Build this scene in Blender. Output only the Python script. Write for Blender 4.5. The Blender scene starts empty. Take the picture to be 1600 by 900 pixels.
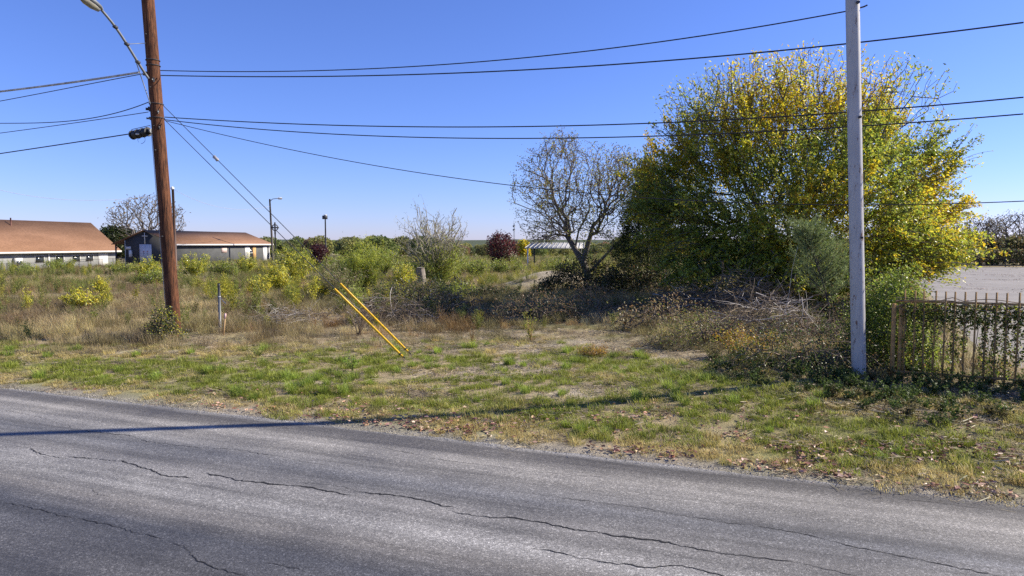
import bpy, math, random
import numpy as np
from mathutils import Vector

# ------------------------------------------------------------------ camera, sky, sun, exposure
scene = bpy.context.scene
C = scene.collection
CAM_H, FPX, HORIZON = 2.9, 1066.667, 380.0
PITCH = math.atan((450.0 - HORIZON) / FPX)
cd = bpy.data.cameras.new('camera'); cam = bpy.data.objects.new('camera', cd); C.objects.link(cam)
cam.location = (0, 0, CAM_H); cam.rotation_euler = (math.pi / 2 - PITCH, 0, 0)
cd.lens = 24.0; cd.sensor_width = 36.0; cd.clip_start = 0.1; cd.clip_end = 9000
scene.camera = cam

SUN_EL, SUN_AZ = math.radians(35), math.radians(80)      # azimuth clockwise from +Y
world = bpy.data.worlds.new('World'); scene.world = world; world.use_nodes = True
wn = world.node_tree; wn.nodes.clear()
sky = wn.nodes.new('ShaderNodeTexSky'); sky.sky_type = 'NISHITA'; sky.sun_disc = False
sky.sun_elevation = SUN_EL; sky.sun_rotation = SUN_AZ; sky.altitude = 200
sky.air_density = 1.0; sky.dust_density = 0.2; sky.ozone_density = 10.0
bg = wn.nodes.new('ShaderNodeBackground'); bg.inputs['Strength'].default_value = 0.093
hs = wn.nodes.new('ShaderNodeMix'); hs.data_type = 'RGBA'; hs.blend_type = 'MULTIPLY'; hs.inputs[0].default_value = 1.0; hs.inputs[7].default_value = (0.97, 0.828, 1.07, 1)
wo = wn.nodes.new('ShaderNodeOutputWorld')
wn.links.new(sky.outputs[0], hs.inputs[6]); wn.links.new(hs.outputs[2], bg.inputs['Color'])
wn.links.new(bg.outputs[0], wo.inputs['Surface'])

ld = bpy.data.lights.new('sun', 'SUN'); ld.energy = 4.6; ld.angle = math.radians(0.5); ld.color = (1.0, 0.91, 0.76)
sun = bpy.data.objects.new('sun', ld); C.objects.link(sun)
SDIR = Vector((math.sin(SUN_AZ) * math.cos(SUN_EL), math.cos(SUN_AZ) * math.cos(SUN_EL), math.sin(SUN_EL)))
sun.rotation_euler = (-SDIR).to_track_quat('-Z', 'Y').to_euler(); sun.location = SDIR * 60
vs = scene.view_settings
vs.view_transform = 'Standard'; vs.look = 'None'; vs.exposure = 0.95; vs.gamma = 1.0; vs.use_curve_mapping = False
scene.cycles.use_denoising = False
scene.cycles.max_bounces = 6; scene.cycles.transparent_max_bounces = 6
scene.cycles.sample_clamp_indirect = 4.0

rng = np.random.default_rng(7)
random.seed(7)

# ------------------------------------------------------------------ numeric helpers
def ray(px, py):
    a = PITCH; u = (px - 800.0) / FPX; v = (450.0 - py) / FPX
    return np.array([u, math.cos(a) + v * math.sin(a), -math.sin(a) + v * math.cos(a)])
def G(px, py, z=0.0):
    d = ray(px, py); k = (z - CAM_H) / d[2]; return np.array([0, 0, CAM_H]) + d * k
def P(px, py, D):
    d = ray(px, py); k = D / d[1]; return np.array([0, 0, CAM_H]) + d * k
def sstep(a, b, x):
    t = np.clip((x - a) / (b - a), 0, 1); return t * t * (3 - 2 * t)
def _hash(i, j, k):
    n = (i * 374761393 + j * 668265263 + k * 1440662683) & 0x7fffffff
    n = ((n ^ (n >> 13)) * 1274126177) & 0x7fffffff
    n = ((n ^ (n >> 16)) * 668265263) & 0x7fffffff
    return ((n ^ (n >> 15)) & 0xffff) / 65535.0
def vnoise(x, y, z=0.0):
    x, y, z = np.broadcast_arrays(np.asarray(x, float), np.asarray(y, float), np.asarray(z, float))
    xi, yi, zi = np.floor(x).astype(np.int64), np.floor(y).astype(np.int64), np.floor(z).astype(np.int64)
    fx, fy, fz = x - xi, y - yi, z - zi
    fx, fy, fz = fx * fx * (3 - 2 * fx), fy * fy * (3 - 2 * fy), fz * fz * (3 - 2 * fz)
    r = 0
    for a in (0, 1):
        for b in (0, 1):
            for c in (0, 1):
                w = (fx if a else 1 - fx) * (fy if b else 1 - fy) * (fz if c else 1 - fz)
                r = r + w * _hash(xi + a, yi + b, zi + c)
    return r
def fbm(x, y, z=0.0, octv=3):
    s, a, r = 1.0, 0.5, 0
    for o in range(octv):
        r = r + a * vnoise(np.asarray(x) * s + 17 * o, np.asarray(y) * s + 9 * o, np.asarray(z) * s); s *= 2.03; a *= 0.5
    return r / (1 - 0.5 ** octv)

# road edge line and terrain
E0, E1 = G(0, 605)[:2], G(1600, 790)[:2]
U = (E1 - E0) / np.linalg.norm(E1 - E0); N = np.array([-U[1], U[0]])      # along the road, away from the camera
def sdist(x, y): return (np.asarray(x) - E0[0]) * N[0] + (np.asarray(y) - E0[1]) * N[1]
MOUND = P(858, 440, 42.0)
def lotmask(x, y): return sstep(0.5, 2.5, x - (0.54 * y + 0.6)) * sstep(13.0, 15.0, y)
def H(x, y):
    x = np.asarray(x, float); y = np.asarray(y, float)
    s = sdist(x, y)
    A = 0.08 + 0.27 * sstep(-4, 6.5, x)
    h = -0.05 + 0.05 * sstep(-0.6, 0.3, s) + A * sstep(0.2, 4.6, s)
    h = np.where(s < -8.2, -0.05 + 0.05 * sstep(-8.2, -9.2, s), h)
    rough = sstep(2.0, 7.0, s) * (1 - lotmask(x, y))
    h = h + rough * ((fbm(x * 0.35, y * 0.35) - 0.5) * 0.22 + (fbm(x * 0.06 + 5, y * 0.06) - 0.5) * 0.3 * sstep(15, 40, y))
    h = h + 0.95 * np.exp(-(((x - MOUND[0]) / 2.5) ** 2 + ((y - MOUND[1]) / 1.9) ** 2))
    h = h - 0.95 * sstep(-46, -58, x) * sstep(45, 90, y)
    h = h * (1 - lotmask(x, y)) + 0.2 * lotmask(x, y)
    return h
def GH(px, py):
    z = 0.0
    for _ in range(12):
        p = G(px, py, z); z = float(H(p[0], p[1]))
    return np.array([p[0], p[1], z])
def onground(px, D):
    x = (px - 800.0) / FPX * D
    return np.array([x, D, float(H(x, D))])

# ------------------------------------------------------------------ object helpers
def tag(o, label=None, cat=None, group=None, kind=None):
    if label: o['label'] = label
    if cat: o['category'] = cat
    if group: o['group'] = group
    if kind: o['kind'] = kind
    return o
def thing(name, loc, label, cat, group=None, rz=0.0):
    o = bpy.data.objects.new(name, None); C.objects.link(o)
    o.location = [float(v) for v in loc]; o.rotation_euler = (0, 0, rz); o.empty_display_size = 0.3
    return tag(o, label, cat, group)
def link(name, me, parent=None, loc=None):
    o = bpy.data.objects.new(name, me); C.objects.link(o)
    if parent is not None: o.parent = parent
    if loc is not None: o.location = [float(v) for v in loc]
    return o
def np_mesh(name, V, F, mat=None, col=None, smooth=False, mats=None, midx=None):
    """V (n,3); F list of (m,k) arrays of faces; col (n,3) per vertex."""
    me = bpy.data.meshes.new(name)
    V = np.asarray(V, np.float32)
    Fs = [np.asarray(f, np.int32) for f in (F if isinstance(F, list) else [F]) if len(f)]
    me.vertices.add(len(V)); me.vertices.foreach_set('co', V.ravel())
    loops = np.concatenate([f.ravel() for f in Fs]); tot = np.concatenate([np.full(len(f), f.shape[1], np.int32) for f in Fs])
    start = np.concatenate([[0], np.cumsum(tot)[:-1]]).astype(np.int32)
    me.loops.add(len(loops)); me.loops.foreach_set('vertex_index', loops)
    me.polygons.add(len(tot)); me.polygons.foreach_set('loop_start', start); me.polygons.foreach_set('loop_total', tot)
    if smooth: me.polygons.foreach_set('use_smooth', np.ones(len(tot), bool))
    if midx is not None: me.polygons.foreach_set('material_index', np.asarray(midx, np.int32))
    if col is not None:
        a = me.attributes.new('Col', 'FLOAT_COLOR', 'POINT')
        a.data.foreach_set('color', np.c_[np.asarray(col, np.float32), np.ones(len(V), np.float32)].astype(np.float32).ravel())
    me.update(calc_edges=True)
    for m in (mats or ([mat] if mat else [])): me.materials.append(m)
    return me
BOXF = np.array([[0, 3, 2, 1], [4, 5, 6, 7], [0, 1, 5, 4], [1, 2, 6, 5], [2, 3, 7, 6], [3, 0, 4, 7]])
def boxes(name, bl, mat):
    V, F = [], []
    for i, (x0, x1, y0, y1, z0, z1) in enumerate(bl):
        V += [(x0, y0, z0), (x1, y0, z0), (x1, y1, z0), (x0, y1, z0), (x0, y0, z1), (x1, y0, z1), (x1, y1, z1), (x0, y1, z1)]
        F.append(BOXF + 8 * i)
    return np_mesh(name, V, np.concatenate(F), mat)
def tube_arrays(pts, radii, k=8, cap=True):
    pts = np.asarray(pts, float); n = len(pts); radii = np.broadcast_to(np.asarray(radii, float), (n,))
    T = np.gradient(pts, axis=0); T /= np.linalg.norm(T, axis=1)[:, None] + 1e-9
    ref = np.array([0, 0, 1.0]) if abs(T[:, 2]).mean() < 0.8 else np.array([0, 1.0, 0])
    A = np.cross(T, ref); A /= np.linalg.norm(A, axis=1)[:, None] + 1e-9; B = np.cross(T, A)
    ang = np.arange(k) * 2 * math.pi / k
    V = pts[:, None, :] + radii[:, None, None] * (np.cos(ang)[None, :, None] * A[:, None, :] + np.sin(ang)[None, :, None] * B[:, None, :])
    V = V.reshape(-1, 3); F = []
    i = np.arange(n - 1)[:, None] * k; j = np.arange(k)[None, :]; j2 = (j + 1) % k
    Q = np.stack([i + j, i + j2, i + k + j2, i + k + j], -1).reshape(-1, 4); F = [Q]
    if cap: F += [np.arange(k)[None, :], (np.arange(k)[::-1] + (n - 1) * k)[None, :]]
    return V, F
def tube(name, pts, radii, mat, k=8, smooth=True):
    V, F = tube_arrays(pts, radii, k); me = np_mesh(name, V, F, mat, smooth=False)
    if smooth:
        f = np.zeros(len(me.polygons), bool); f[:len(F[0])] = True; me.polygons.foreach_set('use_smooth', f)
    return me
def join(parts):
    """list of (V, [F...]) -> V, [F...]"""
    Vs, Fs, off = [], {}, 0
    for V, F in parts:
        Vs.append(np.asarray(V, float))
        for f in F: Fs.setdefault(np.asarray(f).shape[1], []).append(np.asarray(f) + off)
        off += len(V)
    return np.concatenate(Vs), [np.concatenate(v) for v in Fs.values()]

# ------------------------------------------------------------------ materials
MATS = {}
class NT:
    def __init__(s, name):
        s.m = bpy.data.materials.new(name); s.m.use_nodes = True; s.t = s.m.node_tree; s.t.nodes.clear()
        s.out = s.n('ShaderNodeOutputMaterial')
    def n(s, typ, **kw):
        x = s.t.nodes.new(typ)
        for k, v in kw.items(): setattr(x, k, v)
        return x
    def l(s, a, b): s.t.links.new(a, b)
    def noise(s, scale, detail=3.0, rough=0.55, vec=None, dist=0.0):
        x = s.n('ShaderNodeTexNoise'); x.inputs['Scale'].default_value = scale; x.inputs['Detail'].default_value = detail
        x.inputs['Roughness'].default_value = rough; x.inputs['Distortion'].default_value = dist
        if vec is not None: s.l(vec, x.inputs['Vector'])
        return x.outputs['Fac']
    def coord(s, which='Object', scale=None, rot=None):
        tc = s.n('ShaderNodeTexCoord'); o = tc.outputs[which]
        if scale or rot:
            mp = s.n('ShaderNodeMapping'); s.l(o, mp.inputs['Vector'])
            if scale: mp.inputs['Scale'].default_value = scale
            if rot: mp.inputs['Rotation'].default_value = rot
            o = mp.outputs[0]
        return o
    def ramp(s, fac, stops, interp='LINEAR'):
        r = s.n('ShaderNodeValToRGB'); e = r.color_ramp.elements; r.color_ramp.interpolation = interp
        while len(e) < len(stops): e.new(0.5)
        for el, (p, c) in zip(e, stops):
            el.position = p; el.color = (*c, 1) if not isinstance(c, (int, float)) else (c, c, c, 1)
        s.l(fac, r.inputs[0]); return r.outputs[0]
    def mix(s, fac, a, b, mode='MIX'):
        x = s.n('ShaderNodeMix', data_type='RGBA', blend_type=mode)
        for sock, v in ((x.inputs[0], fac), (x.inputs[6], a), (x.inputs[7], b)):
            if isinstance(v, (int, float)): sock.default_value = v
            elif isinstance(v, tuple): sock.default_value = (*v, 1)
            else: s.l(v, sock)
        return x.outputs[2]
    def math(s, op, a, b=0.0):
        x = s.n('ShaderNodeMath', operation=op)
        for sock, v in ((x.inputs[0], a), (x.inputs[1], b)):
            if isinstance(v, (int, float)): sock.default_value = v
            else: s.l(v, sock)
        return x.outputs[0]
    def attr(s, name, typ='GEOMETRY'):
        return s.n('ShaderNodeAttribute', attribute_name=name, attribute_type=typ).outputs['Color']
    def bump(s, h, strength, dist=0.02):
        b = s.n('ShaderNodeBump'); b.inputs['Strength'].default_value = strength; b.inputs['Distance'].default_value = dist
        s.l(h, b.inputs['Height']); return b.outputs[0]
    def pbr(s, col, rough=0.8, metal=0.0, spec=0.4, normal=None):
        p = s.n('ShaderNodeBsdfPrincipled')
        if isinstance(col, tuple): p.inputs['Base Color'].default_value = (*col, 1)
        else: s.l(col, p.inputs['Base Color'])
        if isinstance(rough, (int, float)): p.inputs['Roughness'].default_value = rough
        else: s.l(rough, p.inputs['Roughness'])
        p.inputs['Metallic'].default_value = metal; p.inputs['Specular IOR Level'].default_value = spec
        if normal is not None: s.l(normal, p.inputs['Normal'])
        return p.outputs[0]
    def done(s, sh): s.l(sh, s.out.inputs['Surface']); return s.m

def paint(name, c, rough=0.6, metal=0.0, var=0.25, scale=3.0, spec=0.4):
    t = NT(name); v = t.coord(); f = t.noise(scale, 4, 0.6, v)
    d = tuple(x * (1 - var) for x in c); b = tuple(min(1, x * (1 + var * 0.6)) for x in c)
    return t.done(t.pbr(t.ramp(f, [(0.3, d), (0.7, b)]), rough, metal, spec))
def leafmat(name, inst=False, trans=0.35, rough=0.5, spec=0.35):
    t = NT(name); c = t.attr('Col')
    if inst: c = t.mix(1.0, c, t.attr('tint', 'INSTANCER'), 'MULTIPLY')
    p = t.pbr(c, rough, 0, spec)
    tr = t.n('ShaderNodeBsdfTranslucent'); t.l(c, tr.inputs['Color'])
    mx = t.n('ShaderNodeMixShader'); mx.inputs[0].default_value = trans
    t.l(p, mx.inputs[1]); t.l(tr.outputs[0], mx.inputs[2])
    return t.done(mx.outputs[0])
def barkmat(name, c0, c1, scale=(6, 6, 1.2), bump=0.6):
    t = NT(name); v = t.coord(scale=scale); f = t.noise(4, 5, 0.65, v)
    return t.done(t.pbr(t.ramp(f, [(0.3, c0), (0.7, c1)]), 0.9, 0, 0.2, t.bump(f, bump, 0.02)))

M_LEAF = leafmat('leaf', trans=0.5, rough=0.4, spec=0.5)
M_NEEDLE = leafmat('needle', trans=0.3, rough=0.6)
M_GRASS = leafmat('grass_blade', inst=True, trans=0.42, rough=0.55, spec=0.3)
M_FAR = leafmat('far_foliage', inst=True, trans=0.35, rough=0.7)
M_LITTER = leafmat('fallen_leaf', trans=0.1, rough=0.45, spec=0.45)
M_BARK = barkmat('bark', (0.05, 0.042, 0.035), (0.16, 0.14, 0.12))
M_BARKL = barkmat('pale_bark', (0.085, 0.075, 0.065), (0.20, 0.18, 0.16))
M_TWIG = paint('dry_twig', (0.20, 0.152, 0.10), 0.85, var=0.45, scale=2.0)
M_TWIGW = paint('bleached_wood', (0.48, 0.44, 0.39), 0.8, var=0.3, scale=6.0)
M_STEMG = paint('green_stem', (0.14, 0.15, 0.05), 0.7, var=0.3)
M_STEEL = paint('galvanised_steel', (0.17, 0.18, 0.19), 0.55, 0.3, 0.25)
M_DKSTEEL = paint('dark_steel', (0.06, 0.06, 0.065), 0.6, 0.3, 0.3)
M_WIRE = paint('wire_black', (0.025, 0.025, 0.028), 0.55)
M_WIREG = paint('wire_grey', (0.35, 0.35, 0.36), 0.5)
M_BLACK = paint('black_plastic', (0.018, 0.018, 0.02), 0.5)
M_WHITE = paint('white_paint', (0.62, 0.61, 0.58), 0.6, var=0.1)
M_PANE = paint('dark_pane', (0.03, 0.035, 0.04), 0.15, var=0.2, spec=0.6)
M_YELLOW = paint('yellow_plastic', (0.72, 0.43, 0.01), 0.45, var=0.3, scale=12)

# ------------------------------------------------------------------ ground
def make_ground():
    u = np.linspace(-1, 1, 330)
    xs = 11 * np.sinh(6.1 * u)
    v0, v1 = -0.62, 1.0
    v = np.linspace(v0, v1, 330); ys = 17 + 10 * np.sinh(6.4 * v)
    X, Y = np.meshgrid(xs, ys)
    Z = H(X, Y)
    far = np.hypot(X, Y)
    Z = Z - 1.5 * sstep(150, 400, far)
    Z = np.where(far > 1500, Z + 26 * sstep(1700, 2600, far) * (0.35 + 0.65 * fbm(X * 0.0016, Y * 0.0016)), Z)
    n, m = X.shape
    V = np.c_[X.ravel(), Y.ravel(), Z.ravel()]
    i = np.arange(n * m).reshape(n, m)
    F = np.stack([i[:-1, :-1], i[:-1, 1:], i[1:, 1:], i[1:, :-1]], -1).reshape(-1, 4)
    x, y = X.ravel(), Y.ravel(); s = sdist(x, y)
    straw = np.array([0.33, 0.265, 0.155]); dirt = np.array([0.40, 0.345, 0.265]); olive = np.array([0.22, 0.21, 0.085])
    gravel = np.array([0.26, 0.24, 0.21]); dark = np.array([0.17, 0.135, 0.09]); forest = np.array([0.07, 0.085, 0.045])
    k = sstep(0.35, 0.65, fbm(x * 0.5, y * 0.5))[:, None]
    col = straw * (1 - k) + olive * k
    k = sstep(4.5, 9, s)[:, None] * (0.6 * sstep(0.35, 0.65, fbm(x * 0.25 + 3, y * 0.25)))[:, None]
    col = col * (1 - k) + dark * k
    b = np.maximum(barepatch(x, y), 0)[:, None]; col = col * (1 - b) + dirt * b
    g = (sstep(0.7, 0.15, s) * sstep(-1, 0, s))[:, None] * 0.8; col = col * (1 - g) + gravel * g
    f = sstep(250, 500, far.ravel())[:, None]; col = col * (1 - f) + forest * f
    t = NT('ground'); c = t.attr('Col'); v = t.coord()
    f1 = t.noise(2.2, 6, 0.7, v); f2 = t.noise(38, 4, 0.7, v)
    c = t.mix(1.0, c, t.ramp(f1, [(0.3, 0.72), (0.7, 1.25)]), 'MULTIPLY')
    c = t.mix(1.0, c, t.ramp(f2, [(0.3, 0.6), (0.7, 1.35)]), 'MULTIPLY')
    mat = t.done(t.pbr(c, 0.95, 0, 0.15, t.bump(f2, 0.8, 0.03)))
    tag(link('ground', np_mesh('ground', V, F, mat, col, smooth=True)), kind='structure')
BARE = [(GH(880, 541), 3.0, 1.15), (GH(800, 575), 1.6, 0.8), (GH(930, 612), 1.2, 0.35), (GH(820, 523), 0.9, 0.5), (GH(330, 540), 1.0, 0.4), (GH(205, 548), 1.2, 0.35),
        (GH(640, 540), 1.6, 0.5), (GH(60, 425), 4.0, 1.2), (GH(480, 600), 1.0, .25), (MOUND, 3.4, 2.6), (GH(1080, 555), 1.2, .4), (GH(560, 535), 1.4, .4)]
def barepatch(x, y):
    r = np.zeros(np.shape(x))
    for c, a, b in BARE:
        d = np.sqrt(((x - c[0]) / a) ** 2 + ((y - c[1]) / b) ** 2) + (fbm(x * 1.6, y * 2.2, octv=4) - 0.5) * 2.2
        r = np.maximum(r, 0.85 * sstep(1.35, 0.45, d))
    return r
make_ground()

# ------------------------------------------------------------------ road
def make_road():
    t = np.arange(-160, 160.01, 0.2)
    e = (fbm(t * 0.9, t * 0 + 3.3) - 0.5) * 0.22 + (fbm(t * 4.0, t * 0 + 8.3) - 0.5) * 0.10
    rows = [e, np.full_like(t, -0.35), np.full_like(t, -2.2), np.full_like(t, -4.4), np.full_like(t, -8.6), -8.9 + e]
    zr = [-0.004, 0.004, 0.03, 0.05, 0.004, -0.004]
    V = np.concatenate([np.c_[t, r, np.full_like(t, z)] for r, z in zip(rows, zr)])
    n = len(t); i = np.arange(n - 1)
    F = np.concatenate([np.stack([i + (k + 1) * n, i + (k + 1) * n + 1, i + k * n + 1, i + k * n], -1) for k in range(5)])
    m = NT('asphalt'); v = m.coord()
    lv = m.coord(scale=(0.16, 1.0, 1.0)); warp = m.noise(0.55, 4, 0.6, lv)
    sx = m.n('ShaderNodeSeparateXYZ'); m.l(v, sx.inputs[0])
    across = m.math('MULTIPLY', sx.outputs['Y'], -1.0 / 9.0)
    across = m.math('ADD', across, m.math('MULTIPLY', m.math('SUBTRACT', warp, 0.5), 0.11))
    A = lambda w: w / 9.0
    LG, MD, DK = (0.208, 0.203, 0.193), (0.112, 0.113, 0.116), (0.054, 0.056, 0.062)
    band = m.ramp(across, [(0.0, LG), (A(.22), (0.075, 0.071, 0.065)), (A(.5), (0.090, 0.085, 0.078)), (A(.8), (0.200, 0.190, 0.172)), (A(1.3), (0.178, 0.171, 0.158)), (A(1.9), MD), (A(2.5), (0.158, 0.153, 0.146)),
                           (A(3.1), LG), (A(3.5), (0.145, 0.138, 0.128)), (A(4.0), DK), (A(4.9), (0.082, 0.081, 0.082)), (A(5.8), DK), (A(7.0), LG)])
    streak = m.noise(1.3, 5, 0.65, m.coord(scale=(0.10, 2.2, 1)))
    band = m.mix(1.0, band, m.ramp(streak, [(0.3, 0.55), (0.5, 1.0), (0.7, 1.4)]), 'MULTIPLY')
    blotch = m.noise(0.5, 4, 0.6, v); band = m.mix(1.0, band, m.ramp(blotch, [(0.3, 0.74), (0.7, 1.2)]), 'MULTIPLY')
    grit = m.noise(95, 3, 0.8, v); band = m.mix(1.0, band, m.ramp(grit, [(0.33, 0.45), (0.5, 0.95), (0.66, 1.9)]), 'MULTIPLY')
    stone = m.n('ShaderNodeTexVoronoi'); stone.inputs['Scale'].default_value = 60; m.l(v, stone.inputs['Vector'])
    sc_ = m.n('ShaderNodeSeparateColor'); m.l(stone.outputs['Color'], sc_.inputs[0]); band = m.mix(1.0, band, m.ramp(sc_.outputs[0], [(0.0, .68), (.55, .96), (.85, 1.12), (1.0, 1.75)]), 'MULTIPLY')
    mat = m.done(m.pbr(band, m.ramp(blotch, [(0.3, 0.62), (0.7, 0.8)]), 0, 0.4, m.bump(grit, 0.5, 0.01)))
    road = link('road', np_mesh('road', V, F, mat)); road.location = (E0[0], E0[1], 0); road.rotation_euler = (0, 0, math.atan2(U[1], U[0]))
    tag(road, kind='structure')
    def loc(px, py):
        p = G(px, py, 0.03)[:2] - E0; return np.array([p @ U, p @ N])
    def zroad(v): return np.interp(-v, [0, .35, 2.2, 4.4, 8.6], [-0.004, 0.004, 0.03, 0.05, 0.004])
    cm = paint('crack_tar', (0.012, 0.012, 0.013), 0.9, var=0.2)
    cr = [([(-60, 712), (0, 700), (48, 699), (60, 712), (80, 717)], .010), ([(50, 700), (72, 713), (105, 717)], .020), ([(105, 714), (150, 717), (190, 721), (228, 733), (262, 744), (308, 749)], .026),
          ([(322, 740), (352, 745), (372, 752), (420, 757), (480, 761), (550, 774)], .034), ([(556, 767), (600, 772), (640, 777), (672, 784), (712, 795)], .034),
          ([(700, 797), (745, 806), (800, 809), (850, 815), (905, 828), (960, 838), (1020, 845), (1075, 854)], .032), ([(1060, 852), (1150, 868), (1240, 881), (1300, 893), (1350, 905)], .022),
          ([(880, 778), (945, 786), (1002, 792), (1060, 802), (1120, 812), (1180, 820)], .016), ([(1180, 820), (1250, 833), (1316, 848), (1380, 863), (1440, 876), (1505, 889), (1580, 903)], .022),
          ([(830, 858), (900, 872), (962, 880), (1020, 889), (1066, 886), (1120, 900), (1160, 912)], .026),
          ([(10, 786), (40, 793), (90, 806), (132, 816), (180, 824), (222, 836), (256, 846)], .018), ([(262, 850), (285, 860), (312, 880), (345, 892), (400, 905)], .016),
          ([(116, 668), (150, 674), (196, 680), (235, 690), (260, 692), (320, 700)], .018), ([(320, 699), (380, 704), (430, 712), (480, 720), (540, 731)], .012),
          ([(590, 696), (640, 706), (690, 716), (750, 724), (810, 732), (880, 739), (950, 745)], .010), ([(130, 760), (155, 776), (175, 779)], .008), ([(1390, 700+75), (1460, 781), (1540, 792), (1600, 799)], .010),
          ([(410, 880), (450, 889), (480, 898)], .014), ([(0, 640), (60, 650), (116, 668)], .010), ([(460, 755), (520, 757), (560, 768)], .012)]
    for ci, (pts, w) in enumerate(cr):
        w = w if ci in (2, 3, 4, 5) else w * .68
        L = np.array([loc(*p) for p in pts]); d = np.r_[0, np.cumsum(np.linalg.norm(np.diff(L, axis=0), axis=1))]
        q = np.linspace(0, d[-1], max(6, int(d[-1] / 0.03))); xx = np.interp(q, d, L[:, 0]); yy = np.interp(q, d, L[:, 1])
        sd = rng.random() * 99
        yy = yy + (fbm(q * 2.2 + sd, q * 0, octv=5) - 0.5) * 0.11 + (fbm(q * 24 + sd, q * 0 + 4) - 0.5) * 0.05
        ww = w * 0.88 * (0.15 + 1.25 * fbm(q * 7 + sd, q * 0 + 9)) * np.minimum(1, np.minimum(q, d[-1] - q) / 0.15 + 0.05) * 0.5 * (.45 + .65 * sstep(.28, .46, fbm(q * 2.6 + sd * 2, q * 0 + 31)) * (.6 + .8 * vnoise(q * 22 + sd, q * 0)))
        V = np.concatenate([np.c_[xx, yy + ww, zroad(yy + ww) + 0.004], np.c_[xx, yy - ww, zroad(yy - ww) + 0.004]])
        n = len(q); i = np.arange(n - 1); F = np.stack([i + n, i + n + 1, i + 1, i], -1)
        link('crack', np_mesh('crack', V, F, cm), road)
make_road()

# ------------------------------------------------------------------ parking lot
def make_lot():
    ys = np.linspace(14.5, 76, 60); L = 0.54 * ys + 1.6 + (fbm(ys * 0.6, ys * 0) - 0.5) * 0.8
    V = np.concatenate([np.c_[L, ys, ys * 0 + 0.23], np.c_[ys * 0 + 140, ys, ys * 0 + 0.23]]); n = len(ys); i = np.arange(n - 1)
    F = np.stack([i, i + n, i + n + 1, i + 1], -1)
    t = NT('pale_asphalt'); v = t.coord(); f = t.noise(0.35, 5, 0.65, v); g = t.noise(40, 3, 0.7, v)
    c = t.ramp(f, [(0.3, (0.195, 0.182, 0.165)), (0.7, (0.285, 0.266, 0.24))]); c = t.mix(1.0, c, t.ramp(g, [(0.35, 0.75), (0.65, 1.25)]), 'MULTIPLY')
    tag(link('parking_lot', np_mesh('parking_lot', V, F, t.done(t.pbr(c, 0.9, 0, 0.2)))), kind='structure')
make_lot()

# ------------------------------------------------------------------ plant builders
FACE = np.array(SDIR) * .8 + np.array([0, 0, .35])
def leaf_arrays(pos, length, width, col, up=0.0, rg=rng, axis=None, face=None):
    n = len(pos); length = np.broadcast_to(length, (n,)); width = np.broadcast_to(width, (n,))
    a = rg.normal(size=(n, 3))
    if axis is not None: a = a * 0.6 + axis
    a /= np.linalg.norm(a, axis=1)[:, None] + 1e-9
    b = rg.normal(size=(n, 3)); b[:, 2] *= (1 - up)
    b -= (b * a).sum(1)[:, None] * a; b /= np.linalg.norm(b, axis=1)[:, None] + 1e-9
    if face is not None:
        nn = rg.normal(size=(n, 3)) * .55 + face * rg.choice([1, 1, 1, -.3], n)[:, None]; nn /= np.linalg.norm(nn, axis=1)[:, None] + 1e-9
        a = a - (a * nn).sum(1)[:, None] * nn; a /= np.linalg.norm(a, axis=1)[:, None] + 1e-9; b = np.cross(nn, a)
    nn = np.cross(a, b)
    p0 = pos - a * length[:, None] * 0.5; p2 = pos + a * length[:, None] * 0.5
    fold = nn * (width * 0.22)[:, None]
    mid = pos - a * (length * 0.08)[:, None]
    p1 = mid + b * width[:, None] * 0.5 + fold; p3 = mid - b * width[:, None] * 0.5 + fold
    V = np.stack([p0, p1, p2, p3], 1).reshape(-1, 3); F = np.arange(4 * n).reshape(n, 4)
    F = np.concatenate([F[:, [0, 1, 2]], F[:, [0, 2, 3]]])
    return V, F, np.repeat(np.asarray(col), 4, axis=0)
def leaf_mesh(name, pos, length, width, col, mat=None, **kw):
    V, F, c = leaf_arrays(pos, length, width, col, **kw); return np_mesh(name, V, F, mat or M_LEAF, c)
def grow(pts, stem, bf=0.35):
    """connect points to a stem polyline by a balanced spanning tree; returns nodes, parents"""
    S = np.asarray(stem, float); k = len(S); n = len(pts)
    nodes = np.concatenate([S, pts]); par = np.full(k + n, -1); par[1:k] = np.arange(k - 1)
    pl = np.zeros(k + n)
    for i in range(1, k): pl[i] = pl[i - 1] + np.linalg.norm(S[i] - S[i - 1])
    best = np.full(n, 1e9); bp = np.zeros(n, int)
    for i in range(k):
        c = np.linalg.norm(pts - S[i], axis=1) + bf * pl[i]; w = c < best; best[w] = c[w]; bp[w] = i
    done = np.zeros(n, bool); order = list(range(k))
    for _ in range(n):
        j = int(np.argmin(np.where(done, 1e9, best))); done[j] = True
        p = bp[j]; par[k + j] = p; d = pts - pts[j]; pl[k + j] = pl[p] + np.linalg.norm(pts[j] - nodes[p]); order.append(k + j)
        c = np.sqrt((d * d).sum(1)) + bf * pl[k + j]; w = c < best; best[w] = c[w]; bp[w] = k + j
    return nodes, par, order
def radii_of(nodes, par, order, tip, p=2.4, rmax=9):
    acc = np.zeros(len(nodes)); r = np.zeros(len(nodes)); nch = np.bincount(par[par >= 0], minlength=len(nodes))
    for i in reversed(order):
        r[i] = tip if acc[i] == 0 else min(rmax, acc[i] ** (1 / p))
        if par[i] >= 0: acc[par[i]] += r[i] ** p * 1.02
    return r, nch
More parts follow.
